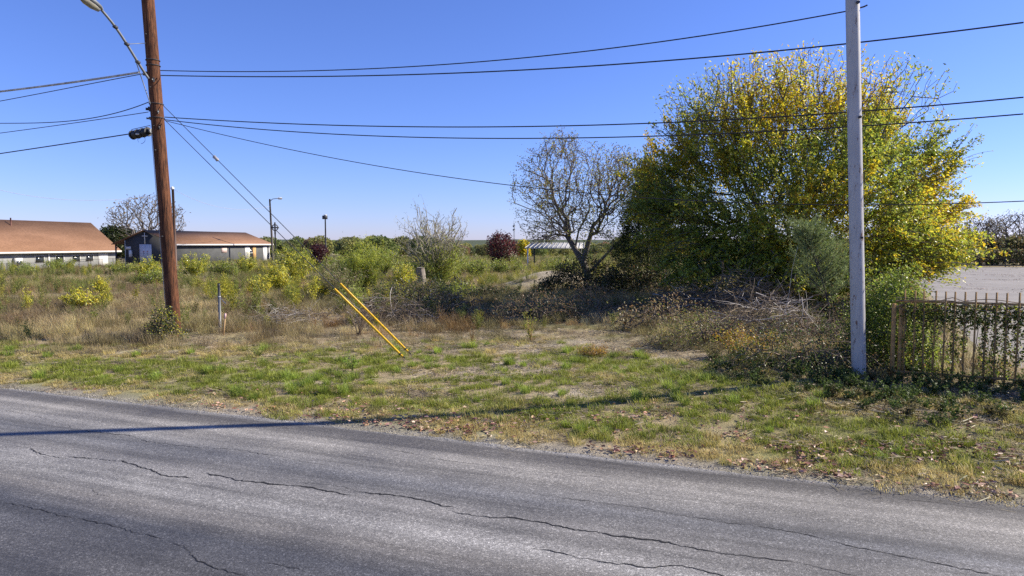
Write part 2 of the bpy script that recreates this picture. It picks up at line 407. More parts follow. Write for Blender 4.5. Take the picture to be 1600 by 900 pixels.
def branch_arrays(nodes, par, r, k=4):
    c = np.where(par >= 0)[0]; p = par[c]; A = nodes[p]; B = nodes[c]; T = B - A; L = np.linalg.norm(T, axis=1)[:, None] + 1e-9; T = T / L
    ref = np.where(np.abs(T[:, 2:3]) > 0.9, np.array([[1.0, 0, 0]]), np.array([[0, 0, 1.0]]))
    X = np.cross(T, ref); X /= np.linalg.norm(X, axis=1)[:, None] + 1e-9; Y = np.cross(T, X)
    r0 = np.minimum(r[p], r[c] * 1.35); r1 = r[c]
    ang = np.arange(k) * 2 * math.pi / k; ca, sa = np.cos(ang), np.sin(ang)
    ring = X[:, None, :] * ca[None, :, None] + Y[:, None, :] * sa[None, :, None]
    V0 = A[:, None, :] - T[:, None, :] * (r0 * 0.5)[:, None, None] + ring * r0[:, None, None]; V1 = B[:, None, :] + ring * r1[:, None, None]
    V = np.concatenate([V0, V1], 1).reshape(-1, 3); n = len(c)
    base = (np.arange(n) * 2 * k)[:, None]; j = np.arange(k)[None, :]; j2 = (j + 1) % k
    return V, [np.stack([base + j, base + j2, base + k + j2, base + k + j], -1).reshape(-1, 4)]
def branch_mesh(name, nodes, par, r, mat, k=4):
    thick = r > np.percentile(r, 96); parts = []
    c = np.where(par >= 0)[0]
    for sel, kk in ((~thick, k), (thick, 8)):
        q = np.where(sel, par, -1)
        if (q >= 0).any(): parts.append(branch_arrays(nodes, q, r, kk))
    V, F = join(parts); return np_mesh(name, V, F, mat, smooth=True)
def mixcol(n, pal, w, jit=0.18, rg=rng):
    pal = np.asarray(pal, float); i = rg.choice(len(pal), n, p=np.asarray(w, float) / np.sum(w))
    return np.clip(pal[i] * (1 + rg.normal(size=(n, 1)) * jit) * (1 + rg.normal(size=(n, 3)) * jit * 0.3), 0.004, 0.9)

GREEN = (0.145, 0.195, 0.032); DGREEN = (0.055, 0.085, 0.022); LGREEN = (0.27, 0.33, 0.05); OLIVE = (0.17, 0.17, 0.06)
YEL = (0.68, 0.54, 0.035); LEMON = (0.60, 0.53, 0.05); YGR = (0.46, 0.46, 0.05); ORANGE = (0.42, 0.26, 0.025); BROWN = (0.20, 0.13, 0.06); TAN = (0.36, 0.29, 0.17); RED = (0.16, 0.02, 0.025); DRED = (0.085, 0.022, 0.028)

def plant(name, base, label, cat, pts, stem, bf, tip, barkm, leaves=None, part='crown', group=None, stemname='trunk', p=2.4, leafmat=None, rmax=9):
    """pts/stem in local coords; leaves = (pos,len,wid,col,kwargs)"""
    t = thing(name, base, label, cat, group)
    nodes, par, order = grow(pts, stem, bf); r, nch = radii_of(nodes, par, order, tip, p, rmax)
    link(stemname, branch_mesh(stemname, nodes, par, r, barkm), t)
    if leaves is not None:
        if callable(leaves): leaves = leaves(nodes, par, r, nch)
        pos, L, W, col, kw = leaves
        link(part, leaf_mesh(part, pos, L, W, col, leafmat, **kw), t)
    return t
def around(nodes, idx, n, sig, rg=rng):
    i = rg.choice(idx, n); return nodes[i] + rg.normal(size=(n, 3)) * sig

def shoots_mesh(name, sh, r0, r1, mat, k=4):
    V, F = join([tube_arrays(s, np.linspace(r0, r1, len(s)) * (0.7 + 0.6 * random.random()), k, False) for s in sh]); return np_mesh(name, V, F, mat, smooth=True)

# ------------------------------------------------------------------ big yellowing tree
def big_tree():
    D = 29.0; base = onground(1232, D); rg = np.random.default_rng(11)
    R = np.array([6.3, 5.9, 4.5]); cz = 4.8
    LB = [(-.8, -.5, 7.3, 2.5, 2.1, 8), (2.6, .3, 7.2, 2.2, 1.9, 6), (-3.3, -1.2, 6.3, 2.1, 1.9, 6), (-4.9, .3, 5.2, 1.7, 1.5, 4), (-4.4, -1.5, 3.2, 2.1, 1.6, 6), (-3.6, -2.6, 1.7, 2.2, 1.1, 5),
          (4.9, -.5, 5.5, 1.9, 1.7, 5), (4.5, -1.0, 3.3, 1.9, 1.4, 6), (3.6, -2.4, 2.2, 1.9, 1.1, 5), (.3, -3.6, 1.5, 2.5, 1.0, 6), (-1.6, -4.2, 1.5, 2.0, .9, 4), (.6, -3.6, 4.6, 2.5, 1.9, 7), (-2.0, -3.4, 3.0, 2.5, 1.7, 7), (2.6, -3.6, 2.7, 2.3, 1.5, 6), (0, 0, 4.6, 3.2, 2.6, 7),
          (.4, 3.6, 5.4, 3.0, 2.4, 5), (-3.4, 3.0, 4.2, 2.5, 2.3, 4), (3.8, 3.0, 4.4, 2.5, 2.3, 4), (-1.8, -1.8, 5.6, 1.9, 1.5, 4), (1.6, -2.0, 6.2, 1.8, 1.5, 4), (5.2, .6, 4.4, 1.3, 1.0, 2), (-5.6, -.6, 4.1, 1.2, 1.0, 2)]
    wts = np.array([l[5] for l in LB], float); cnt = (wts / wts.sum() * 6000).astype(int); q, lobe = [], []
    for li, (l, c) in enumerate(zip(LB, cnt)):
        v = rg.normal(size=(c, 3)); v /= np.linalg.norm(v, axis=1)[:, None]; k = .80 + .55 * (fbm(v[:, 0] * 1.7 + li * 5, v[:, 1] * 1.7, v[:, 2] * 1.7) - .3)
        v = v * (rg.random((c, 1)) ** .38) * k[:, None]; q.append(v * [l[3], l[3], l[4]] + [l[0], l[1], l[2]]); lobe.append(np.full(c, li))
    pts = np.concatenate(q); lobe = np.concatenate(lobe); kk = pts[:, 2] > .55; pts, lobe = pts[kk], lobe[kk]
    lobehue = rg.normal(size=len(LB)) * .07; lobehue[[0, 7, 8]] += .16; lobehue += .02; lobehue[[1, 6]] += .02; lobehue[[4, 5, 10]] = -.01
    # thin shoots standing out of the top
    m = 260; a = rg.uniform(0, 2 * math.pi, m); rr = np.sqrt(rg.random(m)) * 0.86
    sh = np.c_[np.cos(a) * rr * R[0], np.sin(a) * rr * R[1], cz + R[2] * (1 - rr ** 2.5) ** (1 / 2.5)]
    shoots = np.concatenate([sh + np.c_[sh[:, :2] * 0.03, np.full(m, 0.0)] * k + [0, 0, 0.35 * k - 0.3] + rg.normal(size=(m, 3)) * 0.08 for k in range(4)])
    allp = np.concatenate([pts, shoots])
    stem = np.array([[0, 0, -0.2], [0.05, 0, 0.6], [0.0, 0.1, 1.2], [-0.1, 0.05, 1.7]])
    # leafy plumes on the outside of the crown
    rad = (pts - [0, 0, cz]) / R; dd = (np.abs(rad) ** 2.5).sum(1) ** .4
    si = rg.choice(np.where(dd > .50)[0], 3600); src = pts[si]; dirs = (src - [0, 0, cz * .75]) / R; dirs /= np.linalg.norm(dirs, axis=1)[:, None]
    dirs = dirs * .8 + [0, 0, .55] + rg.normal(size=dirs.shape) * .28; dirs /= np.linalg.norm(dirs, axis=1)[:, None]
    dirs[:, 2] *= np.where(src[:, 2] < 3.2, .25, 1.0); ln = rg.uniform(.5, 1.5, len(src)) * (1 + .25 * sstep(7, 9.5, src[:, 2]))
    cv = np.linspace(0, 1, 5)
    plumes = src[:, None, :] + dirs[:, None, :] * (ln[:, None] * cv)[:, :, None] + np.array([0, 0, -.25]) * ((cv ** 2)[None, :] * ln[:, None])[:, :, None] * np.where(src[:, 2] < 6, 1, -.2)[:, None, None]
    def lv(nodes, par, r, nch):
        k = 4; idx = np.arange(k, k + len(pts))
        tips = np.concatenate([idx[nch[idx] == 0], idx])
        ti = rg.choice(tips, 60000); pos = nodes[ti] + rg.normal(size=(60000, 3)) * .16; sp = around(nodes, np.arange(k + len(pts), len(nodes)), 3800, 0.12, rg)
        pw = rg.random(len(plumes)) ** 1.6 + .03; pw *= 1 - .35 * sstep(6.5, 9, src[:, 2]); i = rg.choice(len(plumes), 104000, p=pw / pw.sum()); u = rg.uniform(.1, 1.05, len(i)) * 4; j = np.minimum(u.astype(int), 3); f = (u - j)[:, None]
        pp = plumes[i, j] * (1 - f) + plumes[i, j + 1] * f + rg.normal(size=(len(i), 3)) * .075
        hue = np.concatenate([rg.normal(size=len(pos)) * .06 + lobehue[lobe[ti - k]], rg.normal(size=len(sp)) * .07, lobehue[lobe[si[i]]] + (rg.normal(size=len(plumes)) * .10)[i] + rg.normal(size=len(i)) * .03])
        pos = np.concatenate([pos, sp, pp]); n = len(pos)
        x, y, z = pos.T
        yf = fbm(x * 0.45 + 9, y * 0.45, z * 0.45, 3) - 0.43 + hue
        yf += 0.10 * sstep(5, 9, z) - 0.06 * sstep(-1, -6, x)
        col = np.where((yf > 0.16)[:, None], mixcol(n, [YEL, ORANGE, YGR], [.52, .2, .28], rg=rg),
              np.where((yf > 0.02)[:, None], mixcol(n, [YGR, YEL, LGREEN], [.5, .12, .38], rg=rg), mixcol(n, [GREEN, LGREEN, YGR, DGREEN], [.30, .46, .20, .04], rg=rg)))
        s_ = rg.uniform(.75, 1.0, n) * np.where(rg.random(n) < .12, 1.35, 1.0); return pos, .145 * s_, .07 * s_, col, dict(rg=rg, face=FACE)
    t = plant('shade_tree', base, 'huge spreading tree with dense yellow and green autumn leaves behind the grey metal pole', 'tree', allp, stem, 0.42, 0.008, M_BARK, lv, rmax=0.34)
    tag(link('twigs', shoots_mesh('twigs', list(plumes), .013, .006, M_BARKL, 3), t), kind='stuff')
big_tree()

def bare_tree():
    D = 38.0; base = onground(918, D); rg = np.random.default_rng(5); q = []
    while len(q) < 3600:
        p = rg.uniform(-1, 1, (4000, 3)); d = np.linalg.norm(p, axis=1); w = p * [4.2, 3.4, 3.6] + [-0.55, 0, 5.4]
        cl = fbm(w[:, 0] * 0.6, w[:, 1] * 0.6, w[:, 2] * 0.6, 2)
        keep = (d < 0.80 + 0.3 * fbm(w[:, 0] * .5 + 7, w[:, 1] * .5, w[:, 2] * .5)) & (d > 0.3) & (cl > 0.44) & (rg.random(4000) < 0.15 + d ** 2) & (w[:, 2] > 3.2 - 0.35 * np.abs(w[:, 0] + .5))
        q += list(w[keep])
    pts = np.array(q[:3600])
    stem = np.array([[0.1, 0, -0.2], [0.0, 0, 0.8], [-0.25, 0, 1.5], [-0.7, 0.05, 2.2], [-1.1, 0.05, 2.9]])
    def lv(nodes, par, r, nch):
        t = np.where(nch == 0)[0]; pos = around(nodes, t, 12000, 0.12, rg); n = len(pos)
        low = around(nodes, np.where((nodes[:, 2] < 4.2) & (nodes[:, 0] > -0.6) & (nch == 0))[0], 900, 0.3, rg); low[:, 2] -= rg.random(900) * 1.2
        col = np.concatenate([mixcol(n, [OLIVE, BROWN, YGR, TAN], [.35, .3, .2, .15], rg=rg), mixcol(900, [YGR, YEL, GREEN], [.5, .2, .3], rg=rg)])
        pos = np.concatenate([pos, low]); n = len(pos)
        return pos, rg.uniform(0.07, 0.13, n), rg.uniform(0.04, 0.07, n), col, dict(rg=rg)
    plant('bare_tree', base, 'nearly leafless spreading tree with fine grey twigs beside the dark cedar', 'tree', pts, stem, 0.5, 0.0085, M_BARKL, lv, rmax=0.22)
bare_tree()

def cedar(name, base, h, rad, label, n=1400, nl=26000, pal=(DGREEN, (0.03, 0.05, 0.015), GREEN), w=(.5, .35, .15), seed=3, lean=0.0, zmin=0.12, lsz=(0.10, 0.2), clump=0.12, shape=0.75, cat='tree', barkm=None):
    rg = np.random.default_rng(seed); q = []
    while len(q) < n:
        z = rg.random(3000) ** 0.9; a = rg.uniform(0, 2 * math.pi, 3000); rr = np.sqrt(rg.random(3000))
        prof = np.minimum(1, z / 0.22) ** 0.6 * (1 - z) ** shape * 1.25
        lim = prof * (0.62 + 0.75 * fbm(np.cos(a) * 1.6 + 5 + seed, np.sin(a) * 1.6, z * 5.5))
        x = np.cos(a) * rr * lim * rad; y = np.sin(a) * rr * lim * rad; zz = z * h
        k = (z > zmin) & (rg.random(3000) < lim * (0.3 + 0.7 * rr))
        q += list(np.c_[x + lean * zz, y, zz + rr * lim * 0.25 * rad][k])
    pts = np.array(q[:n]); stem = np.array([[lean * t * h, 0, t * h - 0.1] for t in np.linspace(0, 0.82, 9)])
    def lv(nodes, par, r, nch):
        idx = np.arange(9, len(nodes)); tp = np.concatenate([idx[nch[idx] == 0]] * 2 + [idx]); pos = around(nodes, tp, nl, clump, rg)
        ax = np.c_[pos[:, 0] - lean * pos[:, 2], pos[:, 1], np.full(nl, 0.5 * rad)]; ax /= np.linalg.norm(ax, axis=1)[:, None] + 1e-6
        return pos, rg.uniform(*lsz, nl), rg.uniform(0.018, 0.04, nl), mixcol(nl, pal, w, rg=rg), dict(rg=rg, axis=ax * 1.4)
    return plant(name, base, label, cat, pts, stem, 0.25, 0.006, barkm or M_BARK, lv, leafmat=M_NEEDLE)
cedar('cedar_tree', onground(1012, 36.5), 7.2, 1.7, 'dark evergreen cedar tree squeezed between the leafless tree and the yellowing tree', seed=4, nl=30000, lsz=(.12, .24))
def juniper():
    base = GH(1303, 512); rg = np.random.default_rng(8); t = thing('juniper_sapling', base, 'feathery grey green juniper sapling leaning beside the brush pile', 'sapling')
    h = 3.0; ax = lambda z: np.array([-.20 * z - .04 * z * z, .05 * z, z]); zz = np.linspace(-.1, h, 14)
    link('trunk', tube('trunk', [ax(z) for z in zz], np.linspace(.045, .008, 14), M_BARK, 8), t)
    br, sp = [], []
    for i in range(120):
        z = .65 + (h - .7) * rg.random() ** .8; a = rg.uniform(0, 2 * math.pi); L = (1.35 * (1 - (z / h) ** 1.3) + .3) * rg.uniform(.6, 1.1); d = np.array([math.cos(a), math.sin(a), .55 + .5 * z / h]); d /= np.linalg.norm(d)
        c = np.linspace(0, 1, 7)[:, None]; s = ax(z) + d * L * c + np.array([0, 0, .22 * L]) * c ** 2 - np.array([0, 0, .12]) * c + rg.normal(size=(7, 3)) * .02 * c; br.append(s)
        for _ in range(int(7 + 9 * L)):
            j = rg.integers(1, 7); e = d + rg.normal(size=3) * .45 + [0, 0, .2]; sp.append(s[j] + e[None, :] * np.linspace(0, rg.uniform(.12, .34), 3)[:, None])
    tag(link('branches', shoots_mesh('branches', br, .013, .004, M_BARK, 4), t), kind='stuff')
    S = np.array(sp); n = 26000; i = rg.integers(0, len(S), n); u = rg.random(n)[:, None]; pos = S[i, 0] * (1 - u) + S[i, 2] * u + rg.normal(size=(n, 3)) * .018; ax_ = S[i, 2] - S[i, 0]; ax_ /= np.linalg.norm(ax_, axis=1)[:, None]
    L = rg.uniform(.035, .08, n); hue = (1 + .16 * rg.normal(size=len(S)))[i][:, None]
    link('foliage', leaf_mesh('foliage', pos, L, L * .22, np.clip(mixcol(n, [(.23, .29, .10), (.15, .20, .07), (.30, .35, .14)], [.5, .25, .25], rg=rg) * hue, .01, .6), M_NEEDLE, rg=rg, axis=ax_ * 1.6), t)
juniper()

# ------------------------------------------------------------------ shrubs and vines
def fan_points(n, h, r, rg, up=1.0, lo=0.15):
    """stems fanning from the base"""
    out = []
    m = max(4, n // 9)
    for i in range(m):
        a = rg.uniform(0, 2 * math.pi); rr = math.sqrt(rg.random()) * r; hh = h * (0.62 + 0.38 * rg.random()) * (1 - 0.35 * (rr / r) ** 2)
        tip = np.array([math.cos(a) * rr, math.sin(a) * rr, hh]); k = 9
        for t in np.linspace(lo, 1, k):
            out.append([tip[0] * t ** 1.1, tip[1] * t ** 1.1, tip[2] * t ** (1 / up)] + rg.normal(size=3) * 0.03 * h * t)
    return np.array(out)
def fan_shrub(name, base, h, r, label, n, nl, pal, w, seed, lsz, wid=0.4, tip=0.006, barkm=None, leafz=(0.2, 1.0), sig=0.08, group=None, cat='shrub', mat=None, side=2):
    rg = np.random.default_rng(seed); pts = fan_points(n, h, r, rg); sh = list(pts.reshape(-1, 9, 3)); root = np.zeros((1, 3))
    sh = [np.concatenate([root + rg.normal(size=3) * [.05 * r, .05 * r, 0] - [0, 0, .04], s]) for s in sh]; sub = []
    for s in sh:
        for _ in range(side):
            j = rg.integers(3, 9); d = (s[j] - s[j - 1]); d = d / (np.linalg.norm(d) + 1e-6) + rg.normal(size=3) * .55; L = h * rg.uniform(.10, .24)
            sub.append(s[j] + d[None, :] * np.linspace(0, L, 4)[:, None] + rg.normal(size=(4, 3)) * .01 * h * np.linspace(0, 1, 4)[:, None])
    t = thing(name, base, label, cat, group)
    link('stem', shoots_mesh('stem', sh, tip * 2.2, tip * .6, barkm or M_STEMG), t)
    if sub: tag(link('twigs', shoots_mesh('twigs', sub, tip, tip * .4, barkm or M_STEMG, 3), t), kind='stuff')
    if nl:
        allp = np.concatenate([np.concatenate([s[2:] for s in sh])] + [np.concatenate(sub)] * 2 if sub else [s[2:] for s in sh]); z = allp[:, 2] / h
        pos = around(allp, np.where((z > leafz[0]) & (z < leafz[1]))[0], nl, sig, rg); pos[:, 2] = np.maximum(pos[:, 2], .02)
        L = rg.uniform(*lsz, nl); link('foliage', leaf_mesh('foliage', pos, L, L * wid, mixcol(nl, pal, w, rg=rg), mat, rg=rg, axis=np.array([[0, 0, 0.6]]), face=FACE), t)
    return t
# tall wispy shrub with bare shoots
rg = np.random.default_rng(21)
def retama():
    base = onground(684, 45.0); rg = np.random.default_rng(21)
    t = thing('wispy_shrub', base, 'tall wispy shrub with pale bare shoots above green stems behind the grey stump', 'shrub')
    low = fan_points(760, 3.2, 2.3, rg).reshape(-1, 9, 3); hi = fan_points(800, 5.5, 2.5, rg, lo=.05).reshape(-1, 9, 3); sub = []
    for s in hi:
        for _ in range(6):
            j = rg.integers(4, 9); d = np.array([0, 0, .8]) + rg.normal(size=3) * .55; sub.append(s[j] + d[None, :] * np.linspace(0, rg.uniform(.25, .7), 4)[:, None] + rg.normal(size=(4, 3)) * .02)
    link('stem', shoots_mesh('stem', low, .035, .012, M_STEMG), t); pale = paint('pale_shoot', (.30, .27, .20), .8, var=.3)
    link('shoot', shoots_mesh('shoot', hi, .042, .015, pale), t); tag(link('twigs', shoots_mesh('twigs', sub, .012, .006, pale, 3), t), kind='stuff')
    a = low.reshape(-1, 3); pos = around(a, np.where(a[:, 2] > .3)[0], 10000, .14, rg); b = np.concatenate(sub); p2 = around(b, np.arange(len(b)), 2600, .08, rg)
    n = 12600; L = rg.uniform(.1, .22, n); col = np.concatenate([mixcol(10000, [LGREEN, (.30, .34, .07), YGR], [.5, .3, .2], rg=rg), mixcol(2600, [(.42, .38, .26), OLIVE, YGR], [.6, .25, .15], rg=rg)])
    link('foliage', leaf_mesh('foliage', np.concatenate([pos, p2]), L, L * .2, col, rg=rg, axis=np.array([[0, 0, .9]])), t)
retama()
fan_shrub('feathery_shrub', onground(568, 37), 3.1, 1.55, 'feathery bright green shrub behind the yellow guy wire guards', 560, 12500, [(.30, .35, .06), LGREEN, YGR], [.5, .25, .25], 22, (0.10, 0.24), 0.14, sig=0.12)
fan_shrub('feathery_shrub', onground(528, 33), 2.2, 1.3, 'sparse grey green shrub left of the feathery bright green shrub', 300, 2600, [OLIVE, GREEN, TAN], [.5, .25, .25], 23, (0.07, 0.14), 0.3, sig=0.1, barkm=M_TWIG)
ys = [(462, 43, 2.6, 1.3, 'tall yellow flowering bush in front of the street lamp on a dark post', 24, .5), (432, 37, 1.9, .9, 'yellow leafed bush near the bleached brush heap', 25, .75), (405, 34, 1.2, .6, 'small bright yellow bush in the field right of the leaning wooden pole', 26, .9),
      (500, 35, 1.1, .7, 'low yellow bush directly left of the yellow guy wire guards', 27, .7), (130, 29, .95, .8, 'bright yellow bush alone in the dry field left of the wooden pole', 28, .85),
      (155, 36, 1.0, .35, 'narrow yellow sprig in the field before the dark church', 29, .9), (385, 60, 2.0, 1.0, 'yellow green bush before the white shuttered church window', 30, .4), (300, 52, 2.2, 1.6, 'wide yellow green bush between the wooden pole and the church wall', 31, .35),
      (235, 48, 1.9, 1.1, 'leafy yellow green bush below the church double door', 32, .4), (630, 41, 1.7, .9, 'yellow bush left of the grey stump', 33, .6)]
for px, D, h, r, lab, sd, yw in ys:
    fan_shrub('yellow_bush', onground(px, D), h, r, lab, 150, int(700 * (h + r) ** 1.3), [LEMON, YGR, LGREEN, OLIVE], [yw * .8, .3, (1 - yw) * .7, .12], sd, (0.08, 0.16), 0.42, sig=0.08, group='yellow bushes in the field')
gs = [(350, 55, 1.5, 1.3, 'dark olive bush against the church long wall', 41), (250, 44, 1.3, 1.2, 'grey green weed bush just behind the wooden pole', 42), (540, 52, 2.6, 2.0, 'olive thicket behind the bright feathery shrub', 43), (600, 58, 2.6, 2.2, 'rounded green thicket between the feathery and the wispy shrub', 44),
      (455, 70, 2.9, 2.0, 'green bush at the foot of the post with a cross', 45), (745, 56, 1.8, 1.6, 'olive bush right of the wispy shrub', 46), (790, 60, 1.6, 1.8, 'low green bush in front of the red tree', 47), (720, 33.5, .9, 1.0, 'low olive weeds around the rotten stump', 48),
      (875, 58, 1.6, 1.7, 'green bush in front of the white canopy', 49), (95, 72, 1.3, 2.0, 'dark green bush along the chain link fence', 50), (40, 60, 1.0, 1.0, 'dull green weed bush near the end of the chain link fence', 51), (190, 60, 1.2, 1.3, 'green bush near the church porch', 52)]
for px, D, h, r, lab, sd in gs:
    fan_shrub('green_bush', onground(px, D), h, r, lab, 230, int(900 * h * r), [GREEN, OLIVE, LGREEN, YGR], [.3, .32, .3, .08], sd, (0.11, 0.22), 0.35, sig=0.16, group='green bushes in the field')
fan_shrub('leafy_sapling', GH(668, 502), 0.95, 0.55, 'bright broad leaved sapling in front of the dark brush', 60, 260, [LGREEN, GREEN], [.7, .3], 61, (0.08, 0.16), 0.55, sig=0.06, cat='sapling')
fan_shrub('grass_tuft', GH(551, 580), 0.48, 0.2, 'single bright green ferny tuft on the mown verge', 120, 700, [(0.24, 0.38, 0.05), LGREEN], [.7, .3], 62, (0.03, 0.06), 0.25, sig=0.02, cat='plant', tip=0.002)
fan_shrub('rusty_weed', GH(1172, 560), 0.75, 0.75, 'rusty orange weed clump at the end of the brush pile', 170, 2400, [ORANGE, (0.32, 0.17, 0.05), YGR, BROWN], [.4, .3, .15, .15], 63, (0.03, 0.07), 0.35, sig=0.07, cat='weed', tip=0.003, barkm=M_TWIG)
fan_shrub('rusty_weed', GH(925, 556), 0.28, 0.45, 'low rusty weed patch beside the bare dirt', 110, 1300, [ORANGE, (0.32, 0.17, 0.05), BROWN], [.35, .35, .3], 64, (0.025, 0.05), 0.35, sig=0.05, cat='weed', tip=0.003, barkm=M_TWIG)

def blob(name, base, rx, ry, h, label, nl, pal, w, seed, lsz=(0.07, 0.13), n=420, barkm=None, part='foliage', cat='vine', tipr=0.006, wid=0.6, flat=0.25):
    rg = np.random.default_rng(seed); a = rg.uniform(0, 2 * math.pi, 3 * n); rr = np.sqrt(rg.random(3 * n)); zz = rg.random(3 * n)
    x, y = np.cos(a) * rr, np.sin(a) * rr
    top = (1 - rr ** 2.2) * (0.55 + 0.8 * fbm(x * 2.3 + seed, y * 2.3)) + 0.06
    pts = np.c_[x * rx, y * ry, top * h * (1 - flat * zz ** 2 * 3).clip(0.1, 1)][:n]
    stem = np.array([[0, 0, -0.05], [0, 0, 0.12]])
    def lv(nodes, par, r, nch):
        pos = around(nodes, np.arange(2, len(nodes)), nl, 0.10 * max(rx, h) ** 0.5, rg); pos[:, 2] = np.maximum(pos[:, 2], 0.02)
        L = rg.uniform(*lsz, nl); return pos, L, L * wid, mixcol(nl, pal, w, rg=rg), dict(rg=rg, face=FACE)
    return plant(name, base, label, cat, pts, stem, 0.3, tipr, barkm or M_TWIG, lv if nl else None, part=part, stemname='stem')
DK = [DGREEN, (0.05, 0.06, 0.025), OLIVE, BROWN]
blob('vine_mound', np.array([8.0, 14.4, 0.25]), 0.72, 1.4, 1.95, 'leafy green vine mound swallowing the fence corner', 21000, [GREEN, LGREEN, DGREEN], [.45, .4, .15], 71, lsz=(.035, .075))
blob('bramble', onground(915, 36), 2.6, 1.3, 1.75, 'dark bramble mound at the foot of the leafless tree', 6500, DK, [.35, .3, .2, .15], 72, lsz=(.08, .15))
blob('bramble', onground(1000, 34), 2.6, 1.2, 1.35, 'dark dense bramble beneath the cedar', 6500, DK, [.3, .35, .15, .2], 73, lsz=(.08, .15))
blob('bramble', GH(650, 485), 2.3, 1.2, 1.25, 'grey green bramble in front of the grey stump', 5200, [DGREEN, OLIVE, BROWN, (0.22, 0.2, 0.16)], [.4, .25, .2, .15], 74, lsz=(.06, .12))
blob('bramble', GH(765, 470), 1.6, .8, 0.6, 'dark low bramble before the dirt mound', 3800, DK, [.4, .25, .2, .15], 75, lsz=(.06, .12))
blob('pole_vine', GH(256, 533), 0.5, 0.42, 1.0, 'dark vine tangle with yellowing leaves climbing the base of the wooden pole', 2200, [DGREEN, (.05, .06, .025), LEMON, YGR], [.5, .28, .08, .14], 76, lsz=(.035, .075))
blob('bramble', np.array([10.6, 19.5, float(H(10.6, 19.5))]), 1.8, 1.2, 1.3, 'dark green bramble around the foot of the juniper sapling', 6000, DK, [.45, .2, .2, .15], 77, lsz=(.05, .1))
blob('bramble', GH(1255, 580), 1.75, 1.0, 0.95, 'tangled dark weeds beside the foot of the grey metal pole', 4600, [DGREEN, (.06, .075, .03), BROWN, OLIVE], [.45, .25, .15, .15], 78, lsz=(.03, .06), tipr=0.004)
blob('bramble', GH(1040, 515), 1.7, .9, .95, 'dry brown bramble in the tree shade', 1800, [BROWN, OLIVE, TAN], [.45, .3, .25], 79, lsz=(.05, .09))
blob('bramble', GH(1100, 540), 1.4, .9, .85, 'mixed green and tan bramble left of the rusty orange weeds', 3000, [OLIVE, TAN, BROWN, GREEN], [.35, .15, .2, .3], 80, lsz=(.03, .06), tipr=.004)

blob('bramble', GH(705, 500), 1.7, .9, 1.15, 'dry grey bramble behind the broad leaved sapling', 1500, [BROWN, (.22, .2, .16), DGREEN], [.4, .3, .3], 81, lsz=(.05, .1), n=520, tipr=.005)
blob('bramble', GH(840, 503), 1.9, .9, 1.05, 'dark dry bramble in the tree shade behind the bare dirt', 1500, [BROWN, (.14, .12, .08), DGREEN], [.45, .3, .25], 82, lsz=(.05, .1), n=520, tipr=.005)
blob('bramble', GH(940, 493), 2.1, 1.0, 1.15, 'brown bramble mound in the tree shade before the dark cedar', 1800, [BROWN, (.14, .12, .08), OLIVE], [.45, .3, .25], 83, lsz=(.05, .1), n=520, tipr=.005)
# brush piles of dead branches
def brush(base, rx, ry, h, label, n, seed, white=0.15, rad=0.012, name='brush_pile'):
    rg = np.random.default_rng(seed); t = thing(name, base, label, 'brush pile', 'heaps of dead branches')
    for nm, k, mat in (('twigs', int(n * (1 - white)), M_TWIG), ('bleached_branch', max(3, int(n * white)), M_TWIGW)):
        parts = []
        for i in range(k):
            a = rg.uniform(0, 2 * math.pi); rr = math.sqrt(rg.random()); x, y = math.cos(a) * rr * rx, math.sin(a) * rr * ry
            z = h * (1 - rr ** 2) * rg.random() ** 0.7 + 0.03; L = rg.uniform(0.5, 1.5) * min(1.2, rx * 0.7); d = rg.normal(size=3); d[2] = d[2] * 0.35 + 0.1; d /= np.linalg.norm(d)
            m = 6; s = np.linspace(-0.5, 0.5, m)[:, None]; bend = rg.normal(size=3) * 0.22 * L
            pts = np.array([x, y, z]) + d * s * L + bend * (s ** 2) + rg.normal(size=(m, 3)) * 0.02 * L; pts[:, 2] = np.maximum(pts[:, 2], 0.01)
            r0 = rad * rg.uniform(0.4, 1.5); parts.append(tube_arrays(pts, np.linspace(r0, r0 * 0.35, m), 4, False))
            for _ in range(2):
                j = rg.integers(1, m - 1); e = d * 0.6 + rg.normal(size=3) * 0.6; q = pts[j] + e[None, :] * np.linspace(0, 0.45 * L, 4)[:, None] + rg.normal(size=(4, 3)) * 0.015
                q[:, 2] = np.maximum(q[:, 2], 0.01); q[0] = pts[j]; parts.append(tube_arrays(q, np.linspace(r0 * 0.5, r0 * 0.2, 4), 3, False))
        V, F = join(parts); link(nm, np_mesh(nm, V, F, mat), t)
brush(onground(1165, 23.5), 2.6, 1.4, 1.7, 'big heap of grey dead branches under the yellowing tree', 420, 91, .10, .016)
brush(GH(1200, 535), 1.7, 1.0, 1.25, 'brush heap with bleached branches behind the rusty orange weeds', 340, 92, .16, .011)
brush(GH(455, 508), 1.7, 0.8, 0.65, 'low bleached brush heap right of the wooden survey stake', 220, 93, .35, .008)
brush(GH(610, 508), 1.9, 0.9, 1.0, 'grey twig heap behind the yellow guy wire guards', 320, 94, .18, .008)
brush(onground(1075, 26), 1.6, 1.0, .9, 'dark twig heap at the left foot of the yellowing tree', 240, 95, .08, .012)
brush(onground(1290, 17.0), 1.4, .9, .7, 'loose twig heap under the juniper sapling', 200, 96, .12, .009)
fan_shrub('dead_shrub', GH(560, 525), 1.5, 0.75, 'leafless upright grey shrub crossing behind the yellow guy wire guards', 260, 0, [TAN], [1], 97, (.1, .2), barkm=M_TWIG, tip=0.004)
fan_shrub('dead_shrub', GH(1140, 500), 1.15, 0.8, 'leafless pale shrub with thin upright stems in the tree shade', 240, 0, [TAN], [1], 98, (.1, .2), barkm=M_TWIG, tip=0.0045)
